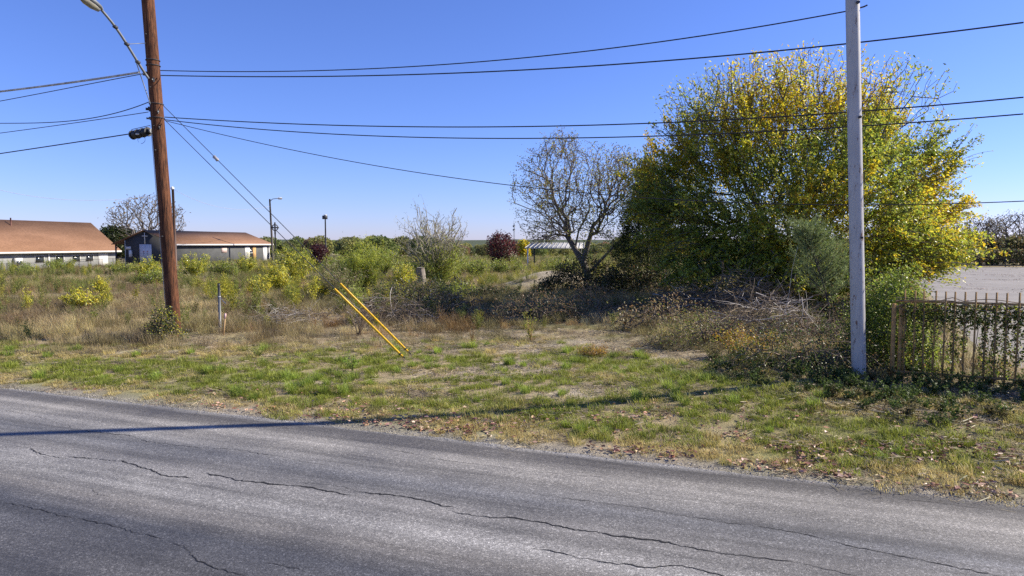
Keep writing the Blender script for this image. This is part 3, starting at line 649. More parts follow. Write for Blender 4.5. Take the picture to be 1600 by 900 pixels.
fan_shrub('dead_shrub', GH(1020, 478), 1.3, 0.8, 'small leafless weed stalks left of the pale shrub', 120, 0, [TAN], [1], 99, (.1, .2), barkm=M_TWIG, tip=0.0045)

# ------------------------------------------------------------------ ground cover (instanced)
def blade_proto(name, n, rad, h, wid, lean, pal, w, seed, seg=2, stemmy=False):
    rg = np.random.default_rng(seed); a = rg.uniform(0, 2 * math.pi, n); rr = np.sqrt(rg.random(n)) * rad
    b = np.c_[np.cos(a) * rr, np.sin(a) * rr, np.zeros(n) - 0.01]; az = rg.uniform(0, 2 * math.pi, n)
    d = np.c_[np.cos(az), np.sin(az), np.zeros(n)] + b * (0.8 / max(rad, .01)) * 0.6
    hh = rg.uniform(*h, n)[:, None]; ln = (rg.uniform(0.3, 1.2, n) * lean)[:, None] * hh; z = np.array([[0, 0, 1.0]])
    side = np.c_[-d[:, 1], d[:, 0], np.zeros(n)]; side /= np.linalg.norm(side, axis=1)[:, None] + 1e-9; ww = (wid * rg.uniform(0.6, 1.3, n))[:, None] * 0.5
    m = b + z * hh * 0.6 + d * ln * 0.35; t = b + z * hh * rg.uniform(0.75, 1.0, n)[:, None] + d * ln
    V = np.stack([b - side * ww, b + side * ww, m + side * ww * .8, m - side * ww * .8, t], 1).reshape(-1, 3)
    k = (np.arange(n) * 5)[:, None]
    F4 = k + np.array([[0, 1, 2, 3]]); F3 = k + np.array([[3, 2, 4]])
    return np_mesh(name, V, [F4, F3], M_GRASS, np.repeat(mixcol(n, pal, w, 0.22, rg), 5, axis=0))
def weed_proto(name, ns, h, spread, nl, lsz, pal, w, seed, stemcol, wid=0.4, sr=0.004):
    rg = np.random.default_rng(seed); parts, cols = [], []
    for i in range(ns):
        a = rg.uniform(0, 2 * math.pi); r = spread * rg.random(); hh = h * rg.uniform(.55, 1); t = np.linspace(0, 1, 5)[:, None]
        pts = np.c_[math.cos(a) * r * t ** 1.3, math.sin(a) * r * t ** 1.3, hh * t] + rg.normal(size=(5, 3)) * 0.015 * h
        V, F = tube_arrays(pts, np.linspace(sr, sr * .4, 5), 3, False); parts.append((V, [np.concatenate([F[0][:, [0, 1, 2]], F[0][:, [0, 2, 3]]])])); cols.append(np.tile(stemcol, (len(V), 1)))
        q = rg.uniform(.25, 1, nl); pos = np.stack([np.interp(q, t[:, 0], pts[:, c]) for c in range(3)], 1) + rg.normal(size=(nl, 3)) * 0.05 * h
        L = rg.uniform(*lsz, nl); V, F, c = leaf_arrays(pos, L, L * wid, mixcol(nl, pal, w, .2, rg), rg=rg); parts.append((V, [F])); cols.append(c)
    V, F = join(parts); return np_mesh(name, V, F, M_GRASS, np.concatenate(cols))
def scatter(name, protos, pts, rz, tilt, scl, idx, tint, label, cat):
    n = len(pts); me = bpy.data.meshes.new(name); me.vertices.add(n); me.vertices.foreach_set('co', np.asarray(pts, np.float32).ravel())
    rot = np.c_[rng.normal(size=n) * tilt, rng.normal(size=n) * tilt, rz].astype(np.float32)
    for nm, ty, key, dat in (('rot', 'FLOAT_VECTOR', 'vector', rot), ('scl', 'FLOAT', 'value', np.asarray(scl, np.float32)), ('idx', 'INT', 'value', np.asarray(idx, np.int32)),
                             ('tint', 'FLOAT_COLOR', 'color', np.c_[tint, np.ones(n)].astype(np.float32))):
        me.attributes.new(nm, ty, 'POINT').data.foreach_set(key, dat.ravel())
    pc = bpy.data.collections.new(name + '_kinds')
    for i, p in enumerate(protos): pc.objects.link(bpy.data.objects.new('%s_kind_%02d' % (name, i), p))
    g = bpy.data.node_groups.new(name, 'GeometryNodeTree'); g.interface.new_socket('Geometry', in_out='INPUT', socket_type='NodeSocketGeometry'); g.interface.new_socket('Geometry', in_out='OUTPUT', socket_type='NodeSocketGeometry')
    gi, go = g.nodes.new('NodeGroupInput'), g.nodes.new('NodeGroupOutput'); ci = g.nodes.new('GeometryNodeCollectionInfo'); ci.inputs['Collection'].default_value = pc
    ci.inputs['Separate Children'].default_value = True; ci.inputs['Reset Children'].default_value = True
    ip = g.nodes.new('GeometryNodeInstanceOnPoints'); ip.inputs['Pick Instance'].default_value = True
    def na(nm, ty):
        x = g.nodes.new('GeometryNodeInputNamedAttribute'); x.data_type = ty; x.inputs['Name'].default_value = nm; return x.outputs['Attribute']
    er = g.nodes.new('FunctionNodeEulerToRotation'); g.links.new(na('rot', 'FLOAT_VECTOR'), er.inputs[0])
    g.links.new(gi.outputs[0], ip.inputs['Points']); g.links.new(ci.outputs[0], ip.inputs['Instance']); g.links.new(na('idx', 'INT'), ip.inputs['Instance Index'])
    g.links.new(er.outputs[0], ip.inputs['Rotation']); g.links.new(na('scl', 'FLOAT'), ip.inputs['Scale']); g.links.new(ip.outputs[0], go.inputs[0])
    o = link(name, me); md = o.modifiers.new('scatter', 'NODES'); md.node_group = g
    return tag(o, label, cat, kind='stuff')
def cand(bands, side=0.80, pad=4.0):
    out = []
    for d0, d1, dens in bands:
        w0, w1 = side * d0 + pad, side * d1 + pad; n = int((w0 + w1) * (d1 - d0) * dens)
        y = rng.uniform(d0, d1, n); x = rng.uniform(-w1, w1, n); k = np.abs(x) < side * y + pad; out.append(np.c_[x[k], y[k]])
    return np.concatenate(out)
def bound(x): return np.interp(x, [-30, -13, -9, -5, 0, 3, 4.5, 6, 9, 30], [2.2, 2.6, 3.4, 6.0, 7.6, 6.4, 4.2, 3.0, 2.6, 2.6])
def finish(p): return np.c_[p, H(p[:, 0], p[:, 1])]
CLEAR = [(GH(350, 530), .95), (GH(320, 533), .8), (GH(285, 533), .6), (GH(344, 516), .5), (GH(634, 570), .9), (GH(551, 586), .5), (GH(664, 508), .7)]
def clear(x, y):
    r = np.zeros(np.shape(x))
    for c, a in CLEAR: r = np.maximum(r, sstep(1.15, .8, np.hypot(x - c[0], y - c[1]) / a))
    return r
def ground_cover():
    one = [(1, 1, 1)]
    # mown verge
    pr = [blade_proto('turf', 120, 0.17, (0.03, 0.085), 0.007, 0.9, one, [1], 100 + i) for i in range(4)] + [blade_proto('turf', 90, 0.12, (0.07, 0.16), 0.007, 0.7, one, [1], 110 + i) for i in range(3)]
    p = cand([(6.5, 12, 46), (12, 20, 34)]); x, y = p.T; s = sdist(x, y); b = bound(x)
    keep = (s > 0.05 + 0.3 * rng.random(len(x)) ** 2) & (s < b + 1.5) & (rng.random(len(x)) > 0.93 * barepatch(x, y)) & (rng.random(len(x)) < 0.35 + 0.65 * sstep(0.1, 0.9, s))
    keep &= rng.random(len(x)) < 0.35 + 1.1 * sstep(0.28, 0.6, fbm(x * 0.9 + 31, y * 1.3))
    p = p[keep]; x, y = p.T; s = sdist(x, y); b = bound(x); n = len(x)
    gr = fbm(x * 0.55 + 11, y * 0.75, octv=4) + 0.16 * sstep(0.6, 1.8, s) * sstep(b + .3, b - 1.6, s) - 0.20 * sstep(1.2, 0.2, s) - 0.10 * sstep(6.0, 9, x) * sstep(3, .5, s) + 0.09 * rng.normal(size=n)
    k = sstep(0.36, 0.60, gr)[:, None]
    tint = (np.array([0.60, 0.49, 0.20]) * (1 - k) + np.array([0.29, 0.335, 0.05]) * k) * (1 + 0.16 * rng.normal(size=(n, 1))); tint = np.clip(tint, .02, .8)
    tall = rng.random(n) < 0.10 + 0.22 * k[:, 0]
    scatter('verge_grass', pr, finish(p), rng.uniform(0, 6.28, n), 0.08, rng.uniform(0.6, 1.25, n), np.where(tall, rng.integers(4, 7, n), rng.integers(0, 4, n)), tint, 'short patchy green and straw coloured grass on the road verge', 'grass')
    # lying straw on the bare patches and verge edge
    def straw(nm, seed):
        rg = np.random.default_rng(seed); n = 70; c = np.c_[rg.normal(size=(n, 2)) * .17, rg.uniform(.004, .03, n)]; a = rg.uniform(0, 6.28, n); L = rg.uniform(.05, .2, n)[:, None]; d = np.c_[np.cos(a), np.sin(a), rg.normal(size=n) * .12]; sd = np.c_[-np.sin(a), np.cos(a), rg.normal(size=n) * .5] * .0035
        V = np.stack([c - d * L / 2 - sd, c - d * L / 2 + sd, c + d * L / 2 + sd, c + d * L / 2 - sd], 1).reshape(-1, 3); return np_mesh(nm, V, np.arange(4 * n).reshape(n, 4), M_GRASS, np.repeat(mixcol(n, one, [1], .22, rg), 4, axis=0))
    ps = [straw('straw', 115 + i) for i in range(4)]
    p = cand([(7.5, 14, 12), (14, 24, 9)]); x, y = p.T; s = sdist(x, y); b = bound(x); keep = (s > .1) & (s < b + 5) & (rng.random(len(x)) < .25 + .75 * np.maximum(barepatch(x, y), sstep(b - 1.5, b + .5, s))) & (lotmask(x, y) < .3); p = p[keep]; n = len(p)
    tint = np.array([[.56, .47, .31]]) * rng.uniform(.45, 1.15, (n, 1)); scatter('dead_straw', ps, finish(p), rng.uniform(0, 6.28, n), .05, rng.uniform(.7, 1.4, n), rng.integers(0, 4, n), tint, 'pale dead straw lying flat over the bare dirt and verge', 'straw')
    # bright bunches
    pr = [blade_proto('bunch', 130, 0.10, (0.10, 0.26), 0.008, 0.75, one, [1], 120 + i) for i in range(4)]
    p = cand([(7, 20, 3.2)]); x, y = p.T; s = sdist(x, y); keep = (s > 0.8) & (s < bound(x) + .6) & (rng.random(len(x)) < sstep(.42, .7, fbm(x * .6 + 11, y * .8, octv=4)) + .45 * np.exp(-(((x - 3.6) / 2) ** 2 + ((y - 12.2) / 1.6) ** 2)))
    p = p[keep]; n = len(p); tint = np.clip(np.array([[0.31, 0.40, 0.065]]) * (1 + .18 * rng.normal(size=(n, 1))), .02, .6)
    scatter('bunch_grass', pr, finish(p), rng.uniform(0, 6.28, n), 0.06, rng.uniform(.55, 1.15, n), rng.integers(0, 4, n), tint, 'bright green grass bunches standing above the mown verge', 'grass')
    # tall dry grass
    pr = [blade_proto('dry', 95, 0.30, (0.25, 0.62), 0.008, 0.75, one, [1], 130 + i) for i in range(5)] + [blade_proto('dry_low', 110, 0.34, (0.12, 0.32), 0.009, 1.1, one, [1], 140 + i) for i in range(3)]
    p = cand([(11, 20, 15), (20, 32, 9), (32, 55, 4.0), (55, 120, 1.5)]); x, y = p.T; s = sdist(x, y); b = bound(x)
    path = np.maximum(barepatch(x, y), clear(x, y)); path = np.maximum(path, .9 * sstep(4.2, 5.4, x) * sstep(b + 3.4, b + 2.2, s))
    keep = (s > b - 0.2 + 1.1 * rng.random(len(x))) & (lotmask(x, y) < 0.2) & (rng.random(len(x)) > 0.97 * path) & (rng.random(len(x)) < 0.25 + 1.3 * sstep(.3, .6, fbm(x * .4 + 3, y * .4 + 8)))
    p = p[keep]; x, y = p.T; s = sdist(x, y); b = bound(x); n = len(x)
    f = fbm(x * .22 + 50, y * .22, octv=4) + .10 * rng.normal(size=n); q = fbm(x * .3 + 80, y * .18, octv=3) + .08 * rng.normal(size=n)
    gk = (sstep(.43, .62, f) * (0.45 + .5 * sstep(24, 50, y)))[:, None]; rk = sstep(.52, .68, q)[:, None] * .8
    tan_, mauve, olive = np.array([0.52, 0.42, 0.22]), np.array([0.30, 0.205, 0.125]), np.array([0.26, 0.27, 0.07])
    rust = np.array([0.48, 0.27, 0.10]); uk = (.75 * sstep(.58, .7, fbm(x * .5 + 120, y * .9, octv=3) + .04 * rng.normal(size=n)) * sstep(-9, -6, x) * sstep(4, 2.5, x) * sstep(34, 22, y))[:, None]
    tint = (tan_ * (1 - rk) + mauve * rk) * (1 - gk) + olive * gk; tint = tint * (1 - uk) + rust * uk
    dk = .62 + .62 * sstep(.3, .7, fbm(x * .9 + 33, y * .7 + 21, octv=3)); tint = np.clip(tint * dk[:, None] * (1 + .2 * rng.normal(size=(n, 1))), .02, .8)
    edge = sstep(b + 2.5 + 3.0 * sstep(-8, -4, x), b + .5 * sstep(-8, -4, x), s); low = rng.random(n) < .25 + .6 * edge
    sc = rng.uniform(.6, 1.2, n) * (.55 + .95 * fbm(x * .7 + 61, y * .5, octv=3)) * (.88 - .42 * edge) * (1 + .4 * sstep(40, 90, y) * sstep(-45, -25, x)) * (1 - .25 * np.exp(-(((x - MOUND[0]) / 3) ** 2 + ((y - MOUND[1]) / 2) ** 2)))
    sc = sc * (1 - .5 * np.exp(-((x - 2.5) / 3.5) ** 2) * sstep(b + 8, b + 5, s))
    scatter('dry_grass', pr, finish(p), rng.uniform(0, 6.28, n), .1, sc, np.where(low, rng.integers(5, 8, n), rng.integers(0, 5, n)), tint, 'tall tangled dry grass covering the vacant field', 'grass')
    # weeds
    W1 = [(1, 1, 1), (.75, .85, .6)]
    pr = [weed_proto('weed', 9, .75, .28, 26, (.035, .085), W1, [.7, .3], 150 + i, (.8, .7, .5), wid=.38) for i in range(4)] + [weed_proto('stalk', 11, .8, .3, 7, (.02, .05), W1, [.7, .3], 160 + i, (.9, .75, .6), sr=.005) for i in range(3)]
    p = cand([(13, 24, 1.8), (24, 40, 2.2), (40, 70, 1.9), (70, 125, 1.0)]); x, y = p.T; s = sdist(x, y)
    keep = (s > bound(x) + 1.0) & (lotmask(x, y) < .2) & (barepatch(x, y) < .3) & (clear(x, y) < .3) & (rng.random(len(x)) < .08 + sstep(.42, .64, fbm(x * .16 + 70, y * .16, octv=4)) * (.45 + .55 * sstep(25, 45, y)))
    p = p[keep]; x, y = p.T; n = len(x); yy = sstep(.5, .68, fbm(x * .12 + 20, y * .12 + 4) + .08 * rng.normal(size=n))[:, None]
    tint = np.array([0.21, 0.24, 0.06]) * (1 - yy) + np.array([0.42, 0.40, 0.06]) * yy; dead = rng.random(n) < np.where(y < 40, .45, .2)
    tint = np.where(dead[:, None], np.array([[.34, .26, .15]]), tint) * (1 + .2 * rng.normal(size=(n, 1)))
    scatter('field_weeds', pr, finish(p), rng.uniform(0, 6.28, n), .12, rng.uniform(.6, 1.25, n) * (1 + .35 * sstep(45, 80, y)) * (1 - .45 * sstep(-24, -34, x) * sstep(50, 70, y)), np.where(dead, rng.integers(4, 7, n), rng.integers(0, 4, n)), np.clip(tint, .02, .7), 'green and yellow weeds mixed with dead stalks through the field', 'weeds')
    pr = [weed_proto('yellow_weed', 8, 1.2, .3, 34, (.05, .10), W1, [.75, .25], 180 + i, (.6, .6, .4), wid=.4, sr=.006) for i in range(4)]
    p = cand([(26, 42, 1.1), (42, 70, 1.0)]); x, y = p.T; keep = (x < -2.5) & (rng.random(len(x)) < 1.2 * sstep(.50, .66, fbm(x * .2 + 210, y * .14, octv=3)) * (.35 + .65 * sstep(-20, -10, x))) & (clear(x, y) < .3); p = p[keep]; n = len(p)
    tint = np.where(rng.random((n, 1)) < .45, np.array([[.50, .46, .06]]), np.array([[.30, .34, .07]])) * (1 + .2 * rng.normal(size=(n, 1)))
    scatter('yellow_weeds', pr, finish(p), rng.uniform(0, 6.28, n), .1, rng.uniform(.5, 1.3, n), rng.integers(0, 4, n), np.clip(tint, .02, .7), 'airy yellow green weeds standing above the dry grass', 'weeds')
    # fringe of creeping weeds under the fence
    p = cand([(9.5, 16, 16)]); x, y = p.T; s = sdist(x, y); keep = (x > 4.2) & (s > bound(x) - .35) & (s < bound(x) + 3.2) & (lotmask(x, y) < .5) & (rng.random(len(x)) < .25 + sstep(.35, .6, fbm(x, y))); p = p[keep]; n = len(p)
    tint = np.where(rng.random((n, 1)) < .85, np.array([[.10, .145, .04]]), np.array([[.22, .19, .09]])) * (1 + .2 * rng.normal(size=(n, 1)))
    pr = [weed_proto('creeper', 12, .34, .3, 16, (.03, .07), W1, [.7, .3], 170 + i, (.7, .7, .5), wid=.6, sr=.003) for i in range(4)]
    scatter('creeping_weeds', pr, finish(p), rng.uniform(0, 6.28, n), .15, rng.uniform(.4, .95, n), rng.integers(0, 4, n), np.clip(tint, .02, .6), 'dark creeping weeds along the foot of the iron fence', 'weeds')
ground_cover()

def litter():
    def heap(n, px0, px1, sfun, pal, w, lsz, seed):
        rg = np.random.default_rng(seed); out = []
        x = rg.uniform(px0, px1, n); s = sfun(rg, n, x)
        t = (x - E0[0]) / U[0]; q = E0[None, :] + U[None, :] * (t)[:, None] + N[None, :] * s[:, None]
        return q
    rg = np.random.default_rng(200)
    n = 17000; t = 26 * rg.random(n) ** 0.36; s = np.abs(rg.normal(size=n)) * (0.5 + 0.055 * t) + 0.18
    q = E0[None, :] + U[None, :] * t[:, None] + N[None, :] * s[:, None]
    keep = rg.random(n) < .08 + 1.0 * sstep(.50, .68, fbm(q[:, 0] * 1.3 + 4, q[:, 1] * 1.3, octv=3)) ; q = q[keep]
    z = H(q[:, 0], q[:, 1]) + rg.uniform(.012, .06, len(q)); n = len(q); L = rg.uniform(.05, .11, n)
    V, F, c = leaf_arrays(np.c_[q, z], L, L * .75, mixcol(n, [(.30, .15, .09), (.42, .27, .19), (.17, .07, .05), (.36, .25, .12)], [.35, .3, .2, .15], .2, rg), rg=rg, axis=None)
    # flatten towards the ground
    V = V.reshape(-1, 4, 3); m = V.mean(1, keepdims=True); d = V - m; d[:, :, 2] *= .38; V = (m + d).reshape(-1, 3)
    tag(link('leaf_litter', np_mesh('leaf_litter', V, F, M_LITTER, c)), 'fallen red brown leaves scattered on the verge along the road edge', 'fallen leaves', kind='stuff')
    n = 2600; x = rg.uniform(16, 60, n); y = rg.uniform(16, 74, n); k = (x > .54 * y + 2) & (rg.random(n) < sstep(.5, .7, fbm(x * .25, y * .5))); x, y = x[k], y[k]; n = len(x)
    pos = np.repeat(np.c_[x, y, np.full(n, .26)], 6, 0) + rg.normal(size=(6 * n, 3)) * [.35, .25, .01]; L = rg.uniform(.10, .2, 6 * n)
    V, F, c = leaf_arrays(pos, L, L * .7, mixcol(6 * n, [(.22, .12, .08), (.14, .07, .05), (.32, .22, .15)], [.5, .3, .2], .2, rg), rg=rg)
    V = V.reshape(-1, 4, 3); m = V.mean(1, keepdims=True); d = V - m; d[:, :, 2] *= .2; V = (m + d).reshape(-1, 3)
    tag(link('lot_leaf_litter', np_mesh('lot_leaf_litter', V, F, M_LITTER, c)), 'drifts of brown leaves on the grey parking lot', 'fallen leaves', kind='stuff')
    n = 6000; t = 28 * rg.random(n); s = rg.normal(size=n) * .09 + .06; q = E0[None, :] + U[None, :] * t[:, None] + N[None, :] * s[:, None]
    L = rg.uniform(.008, .024, n); V, F, c = leaf_arrays(np.c_[q, np.maximum(H(q[:, 0], q[:, 1]), .002) + .006], L, L, mixcol(n, [(.42, .39, .35), (.28, .26, .23), (.5, .47, .43)], [.4, .4, .2], .2, rg), rg=rg)
    tag(link('edge_gravel', np_mesh('edge_gravel', V, F, paint('gravel', (.30, .28, .25), .9, var=.4, scale=30))), 'pale loose gravel crumbs along the broken asphalt edge', 'gravel', kind='stuff')
litter()

# ------------------------------------------------------------------ leaning wooden utility pole
PB = GH(274, 527)                                  # base of the wooden pole
PT0 = P(231, 0, PB[1]); pax = (PT0 - PB); pax = pax / pax[2]
def ponpole(z): return PB + pax * (z - PB[2])      # point on the pole axis at height z
RB = np.array([7.15, 12.5, 0]); RB[2] = float(H(7.15, 12.5)); RB = P(1342, 598, 12.5); RB[2] = float(H(RB[0], RB[1]))
RT0 = P(1332, 0, 12.5); rax = (RT0 - RB); rax = rax / rax[2]
def onmetal(z): return RB + rax * (z - RB[2])
def prad(z): return np.interp(z, [0, 12.5], [0.188, 0.172])
ROADN = -np.array([N[0], N[1], 0])                 # towards the road
UL = np.array([U[0], U[1], 0])
def wood_pole():
    t = thing('utility_pole', PB, 'tall leaning reddish brown wooden utility pole wrapped in vine at its foot', 'utility pole')
    zz = np.linspace(-0.3, 12.2, 60); pts = np.array([ponpole(PB[2] + z) - PB for z in zz])
    V, F = tube_arrays(pts, prad(zz), 20)
    a = np.arctan2(V[:, 1] - np.interp(V[:, 2], zz, pts[:, 1]), V[:, 0] - np.interp(V[:, 2], zz, pts[:, 0]))
    k = 1 + (fbm(np.cos(a) * 2.5 + 9, np.sin(a) * 2.5, V[:, 2] * .25) - .5) * .10
    ax = np.c_[np.interp(V[:, 2], zz, pts[:, 0]), np.interp(V[:, 2], zz, pts[:, 1])]; V[:, :2] = ax + (V[:, :2] - ax) * k[:, None]
    m = NT('creosote_wood'); v = m.coord(scale=(9, 9, .55)); f = m.noise(3.2, 6, .7, v); f2 = m.noise(14, 4, .6, m.coord(scale=(5, 5, .12))); f3 = m.noise(.5, 3, .5, m.coord())
    c = m.ramp(f, [(.28, (.022, .011, .008)), (.5, (.115, .045, .021)), (.72, (.24, .105, .05))]); c = m.mix(m.ramp(f2, [(.40, 1.0), (.47, 0.0)]), c, (.018, .011, .009))
    c = m.mix(1.0, c, m.ramp(f3, [(.35, .8), (.65, 1.25)]), 'MULTIPLY')
    sh = link('shaft', np_mesh('shaft', V, F, m.done(m.pbr(c, .85, 0, .25, m.bump(f, .9, .03))), smooth=True), t)
    def at(px, py, off=(0, 0, 0)): return P(px, py, PB[1]) - PB + np.array(off)
    # lamp arm reaching over the road
    zb = P(240, 125, PB[1])[2]; a0 = ponpole(zb) - PB + ROADN * .2
    mm = min(np.arange(.6, 3, .02), key=lambda m_: abs(800 + FPX * (ponpole(zb) + ROADN * m_)[0] / (ponpole(zb) + ROADN * m_)[1] - 171)); end = ponpole(zb) - PB + ROADN * mm; end[2] = P(165, 12, (end + PB)[1])[2] - PB[2]
    s = np.linspace(0, 1, 14)[:, None]; path = a0 + (end - a0) * s; path[:, 2] += .30 * np.sin(np.pi * s[:, 0]) ** 1.2 * s[:, 0] * .6
    arm = link('lamp_arm', tube('lamp_arm', path, .036, M_STEEL, 10), t)
    d = path[-1] - path[-3]; d[2] *= .45; d /= np.linalg.norm(d)
    w = np.array([0, .1, .3, .5, .68, .72]); hp = path[-1] - d * .08 + d[None, :] * w[:, None]
    V, F = tube_arrays(hp, [.04, .11, .15, .15, .10, .02], 14); V[:, 2] = hp[0, 2] + (V[:, 2] - hp[0, 2]) * 1.0
    cz = np.interp((V - hp[0]) @ d, w, hp[:, 2]); V[:, 2] = cz + (V[:, 2] - cz) * .55
    hd = link('lamp_head', np_mesh('lamp_head', V, F, M_STEEL, smooth=True), arm)
    V2, F2 = tube_arrays(hp[1:5] - [0, 0, .07], [.06, .11, .11, .06], 12); link('lens', np_mesh('lens', V2, F2, paint('lens_amber', (.28, .26, .2), .2, spec=.6), smooth=True), arm)
    j = 6; link('brace', tube('brace', [path[j], ponpole(zb + 1.0) - PB + ROADN * .19], .011, M_STEEL, 6), arm)
    link('brace', tube('brace', [path[4], ponpole(zb - .75) - PB + ROADN * .2], .014, M_STEEL, 6), arm)
    for q in (3, 6, 9): link('clamp', tube('clamp', [path[q] - d * .05, path[q] + d * .05], .052, M_DKSTEEL, 10), arm)
    # hardware
    for (px, py, sz, mt, nm) in ((236, 118, .13, M_DKSTEEL, 'bracket'), (246, 127, .10, M_STEEL, 'bracket'), (240, 172, .12, M_DKSTEEL, 'bracket'), (252, 176, .09, M_STEEL, 'clamp'), (254, 200, .10, M_DKSTEEL, 'clamp'), (236, 186, .08, M_STEEL, 'clamp')):
        p = at(px, py); c = ponpole(p[2] + PB[2]) - PB; dv = p - c + ROADN * .12; dv[2] = 0; dv = dv / np.linalg.norm(dv) * .215; q = c + dv
        V, F = join([tube_arrays([q - dv * .15 - [0, 0, sz * .5], q + [0, 0, sz * .6]], sz * .22, 8), tube_arrays([q - dv * .5, q + dv * .35], sz * .32, 8)]); link(nm, np_mesh(nm, V, F, mt), t)
    for z in (6.55, 6.95, 8.05, 8.2): 
        c = ponpole(z) - PB; ang = np.linspace(0, 2 * math.pi, 25); ring = c + np.c_[np.cos(ang), np.sin(ang), ang * 0] * (prad(z) * 1.06)
        link('band', tube('band', ring, .014, M_DKSTEEL, 5), t)
    for z in (5.6, 6.3, 7.4, 8.9, 3.1): 
        c = ponpole(z) - PB + ROADN * prad(z) * .98 + UL * .04; link('bolt', tube('bolt', [c, c + ROADN * .05], .016, M_DKSTEEL, 8), t)
    g = ponpole(2.2) - PB; cz = np.linspace(.2, 6.2, 8); link('ground_wire', tube('ground_wire', [ponpole(z) - PB - UL * .05 * 0 + ROADN * prad(z) * 1.02 - UL * prad(z) * .45 for z in cz], .008, M_WIREG, 5), t)
wood_pole()

def metal_pole():
    t = thing('metal_pole', RB, 'tall pale grey weathered metal pole with rust spots beside the iron fence', 'pole')
    zz = np.linspace(-.3, 11.6, 40); pts = np.array([onmetal(RB[2] + z) - RB for z in zz])
    m = NT('weathered_grey_paint'); v = m.coord(); f = m.noise(1.6, 4, .6, v); r = m.noise(6, 6, .75, m.coord(scale=(2.0, 2.0, .6))); st = m.noise(9, 4, .6, m.coord(scale=(3, 3, .18)))
    c = m.ramp(f, [(.3, (.36, .35, .335)), (.7, (.47, .455, .435))]); c = m.mix(m.ramp(st, [(.55, 0.0), (.75, .55)]), c, (.19, .165, .14)); c = m.mix(m.ramp(r, [(.575, 0.0), (.63, 1.0)]), c, (.13, .055, .03))
    link('shaft', tube('shaft', pts, np.interp(zz, [0, 12], [.125, .108]), m.done(m.pbr(c, .5, .1, .5)), 28), t)
    p = P(1340, 12, 12.5) - RB; link('wire_hook', tube('wire_hook', [p + [-.02, .1, 0], p + [.1, -.02, .01], p + [.15, -.05, .03]], .014, M_DKSTEEL, 6), t)
    for z, s in ((7.15, .03), (3.0, .02), (5.15, .025)):
        c = onmetal(z) - RB; q = c + np.array([.03, -.118, 0]); link('bolt', tube('bolt', [q, q + [0, -.035, 0]], s, M_DKSTEEL, 8), t)
metal_pole()

# ------------------------------------------------------------------ overhead wires (depth follows the pole line)
def lineD(px, off=0.0):
    A = PB[:2] + ROADN[:2] * off; k = (px - 800) / FPX; d = U
    t = (k * A[1] - A[0]) / (d[0] - k * d[1]); return A[1] + d[1] * t
def wire(name, pix, r, label, off=0.0, mat=None, Ds=None, k=6, group='overhead wires on the wooden pole', twist=None):
    x = np.array([p[0] for p in pix], float); y = np.array([p[1] for p in pix], float)
    D = np.array([lineD(a, off) for a in x]) if Ds is None else np.array(Ds, float)
    W = np.array([P(a, b, d) for a, b, d in zip(x, y, D)])
    s = np.r_[0, np.cumsum(np.linalg.norm(np.diff(W, axis=0), axis=1))]; deg = min(len(x) - 1, 3)
    q = np.linspace(0, s[-1], 40); Q = np.stack([np.polyval(np.polyfit(s, W[:, c], deg if c == 2 else min(deg, 1 if Ds is None else 2)), q) for c in range(3)], 1)
    me = tube(name, Q - Q[0], r, mat or M_WIRE, k); o = link(name, me, loc=Q[0]); tag(o, label, 'wire', group); return Q
wire('overhead_wire', [(250, 110), (480, 111), (700, 100), (1000, 70), (1330, 16)], .013, 'highest black wire ending in a clamp on the grey metal pole')
wire('overhead_wire', [(252, 118), (440, 119), (700, 116), (1000, 97), (1300, 71), (1600, 35)], .015, 'upper black wire passing across the front of the grey metal pole', .2)
wire('overhead_wire', [(258, 183), (480, 194), (700, 199), (1000, 193), (1300, 177), (1600, 152)], .014, 'third black wire down crossing the yellowing tree', .2)
wire('overhead_wire', [(258, 187), (480, 207), (700, 216), (1000, 213), (1300, 200), (1600, 178)], .013, 'lower black wire crossing just below its twin in front of the yellowing tree', .22)
wire('overhead_wire', [(262, 189), (420, 226), (600, 262), (805, 291), (1150, 317), (1380, 319), (1640, 313)], .010, 'slack thin cable sagging lowest from the wooden pole through the tree tops', .12)
wire('overhead_wire', [(218, 113), (110, 129), (0, 143), (-120, 156)], .032, 'thick pale twisted cable running away from the wooden pole', mat=paint('pale_cable', (.45, .45, .44), .6, var=.5, scale=5), k=6)
wire('overhead_wire', [(225, 115), (110, 137), (0, 158), (-120, 178)], .012, 'thin black wire just under the thick pale cable')
wire('overhead_wire', [(233, 160), (190, 172), (140, 187), (70, 191), (-60, 194)], .013, 'black wire kinked near the middle of the wooden pole')
wire('overhead_wire', [(232, 175), (110, 193), (0, 208), (-100, 221)], .011, 'straight thin black wire just above the black splice box')
wire('overhead_wire', [(204, 209), (100, 225), (0, 240), (-100, 255)], .017, 'thick black cable leading into the splice box')
GA = GH(634, 562); GB = GA + np.array([.07, .55, 0]); GB[2] = float(H(GB[0], GB[1]))
g1t, g2t = ponpole(6.55) + UL * .2, ponpole(6.95) + UL * .2
for a, b, lab in ((GA, g1t, 'lower steel guy wire from the wooden pole down to the yellow guards'), (GB, g2t, 'upper steel guy wire with a strain insulator down to the yellow guards')):
    Q = np.linspace(b, a + [0, 0, .02], 20); tag(link('guy_wire', tube('guy_wire', Q - Q[0], .010, M_DKSTEEL, 5), loc=Q[0]), lab, 'wire', 'guy wires')
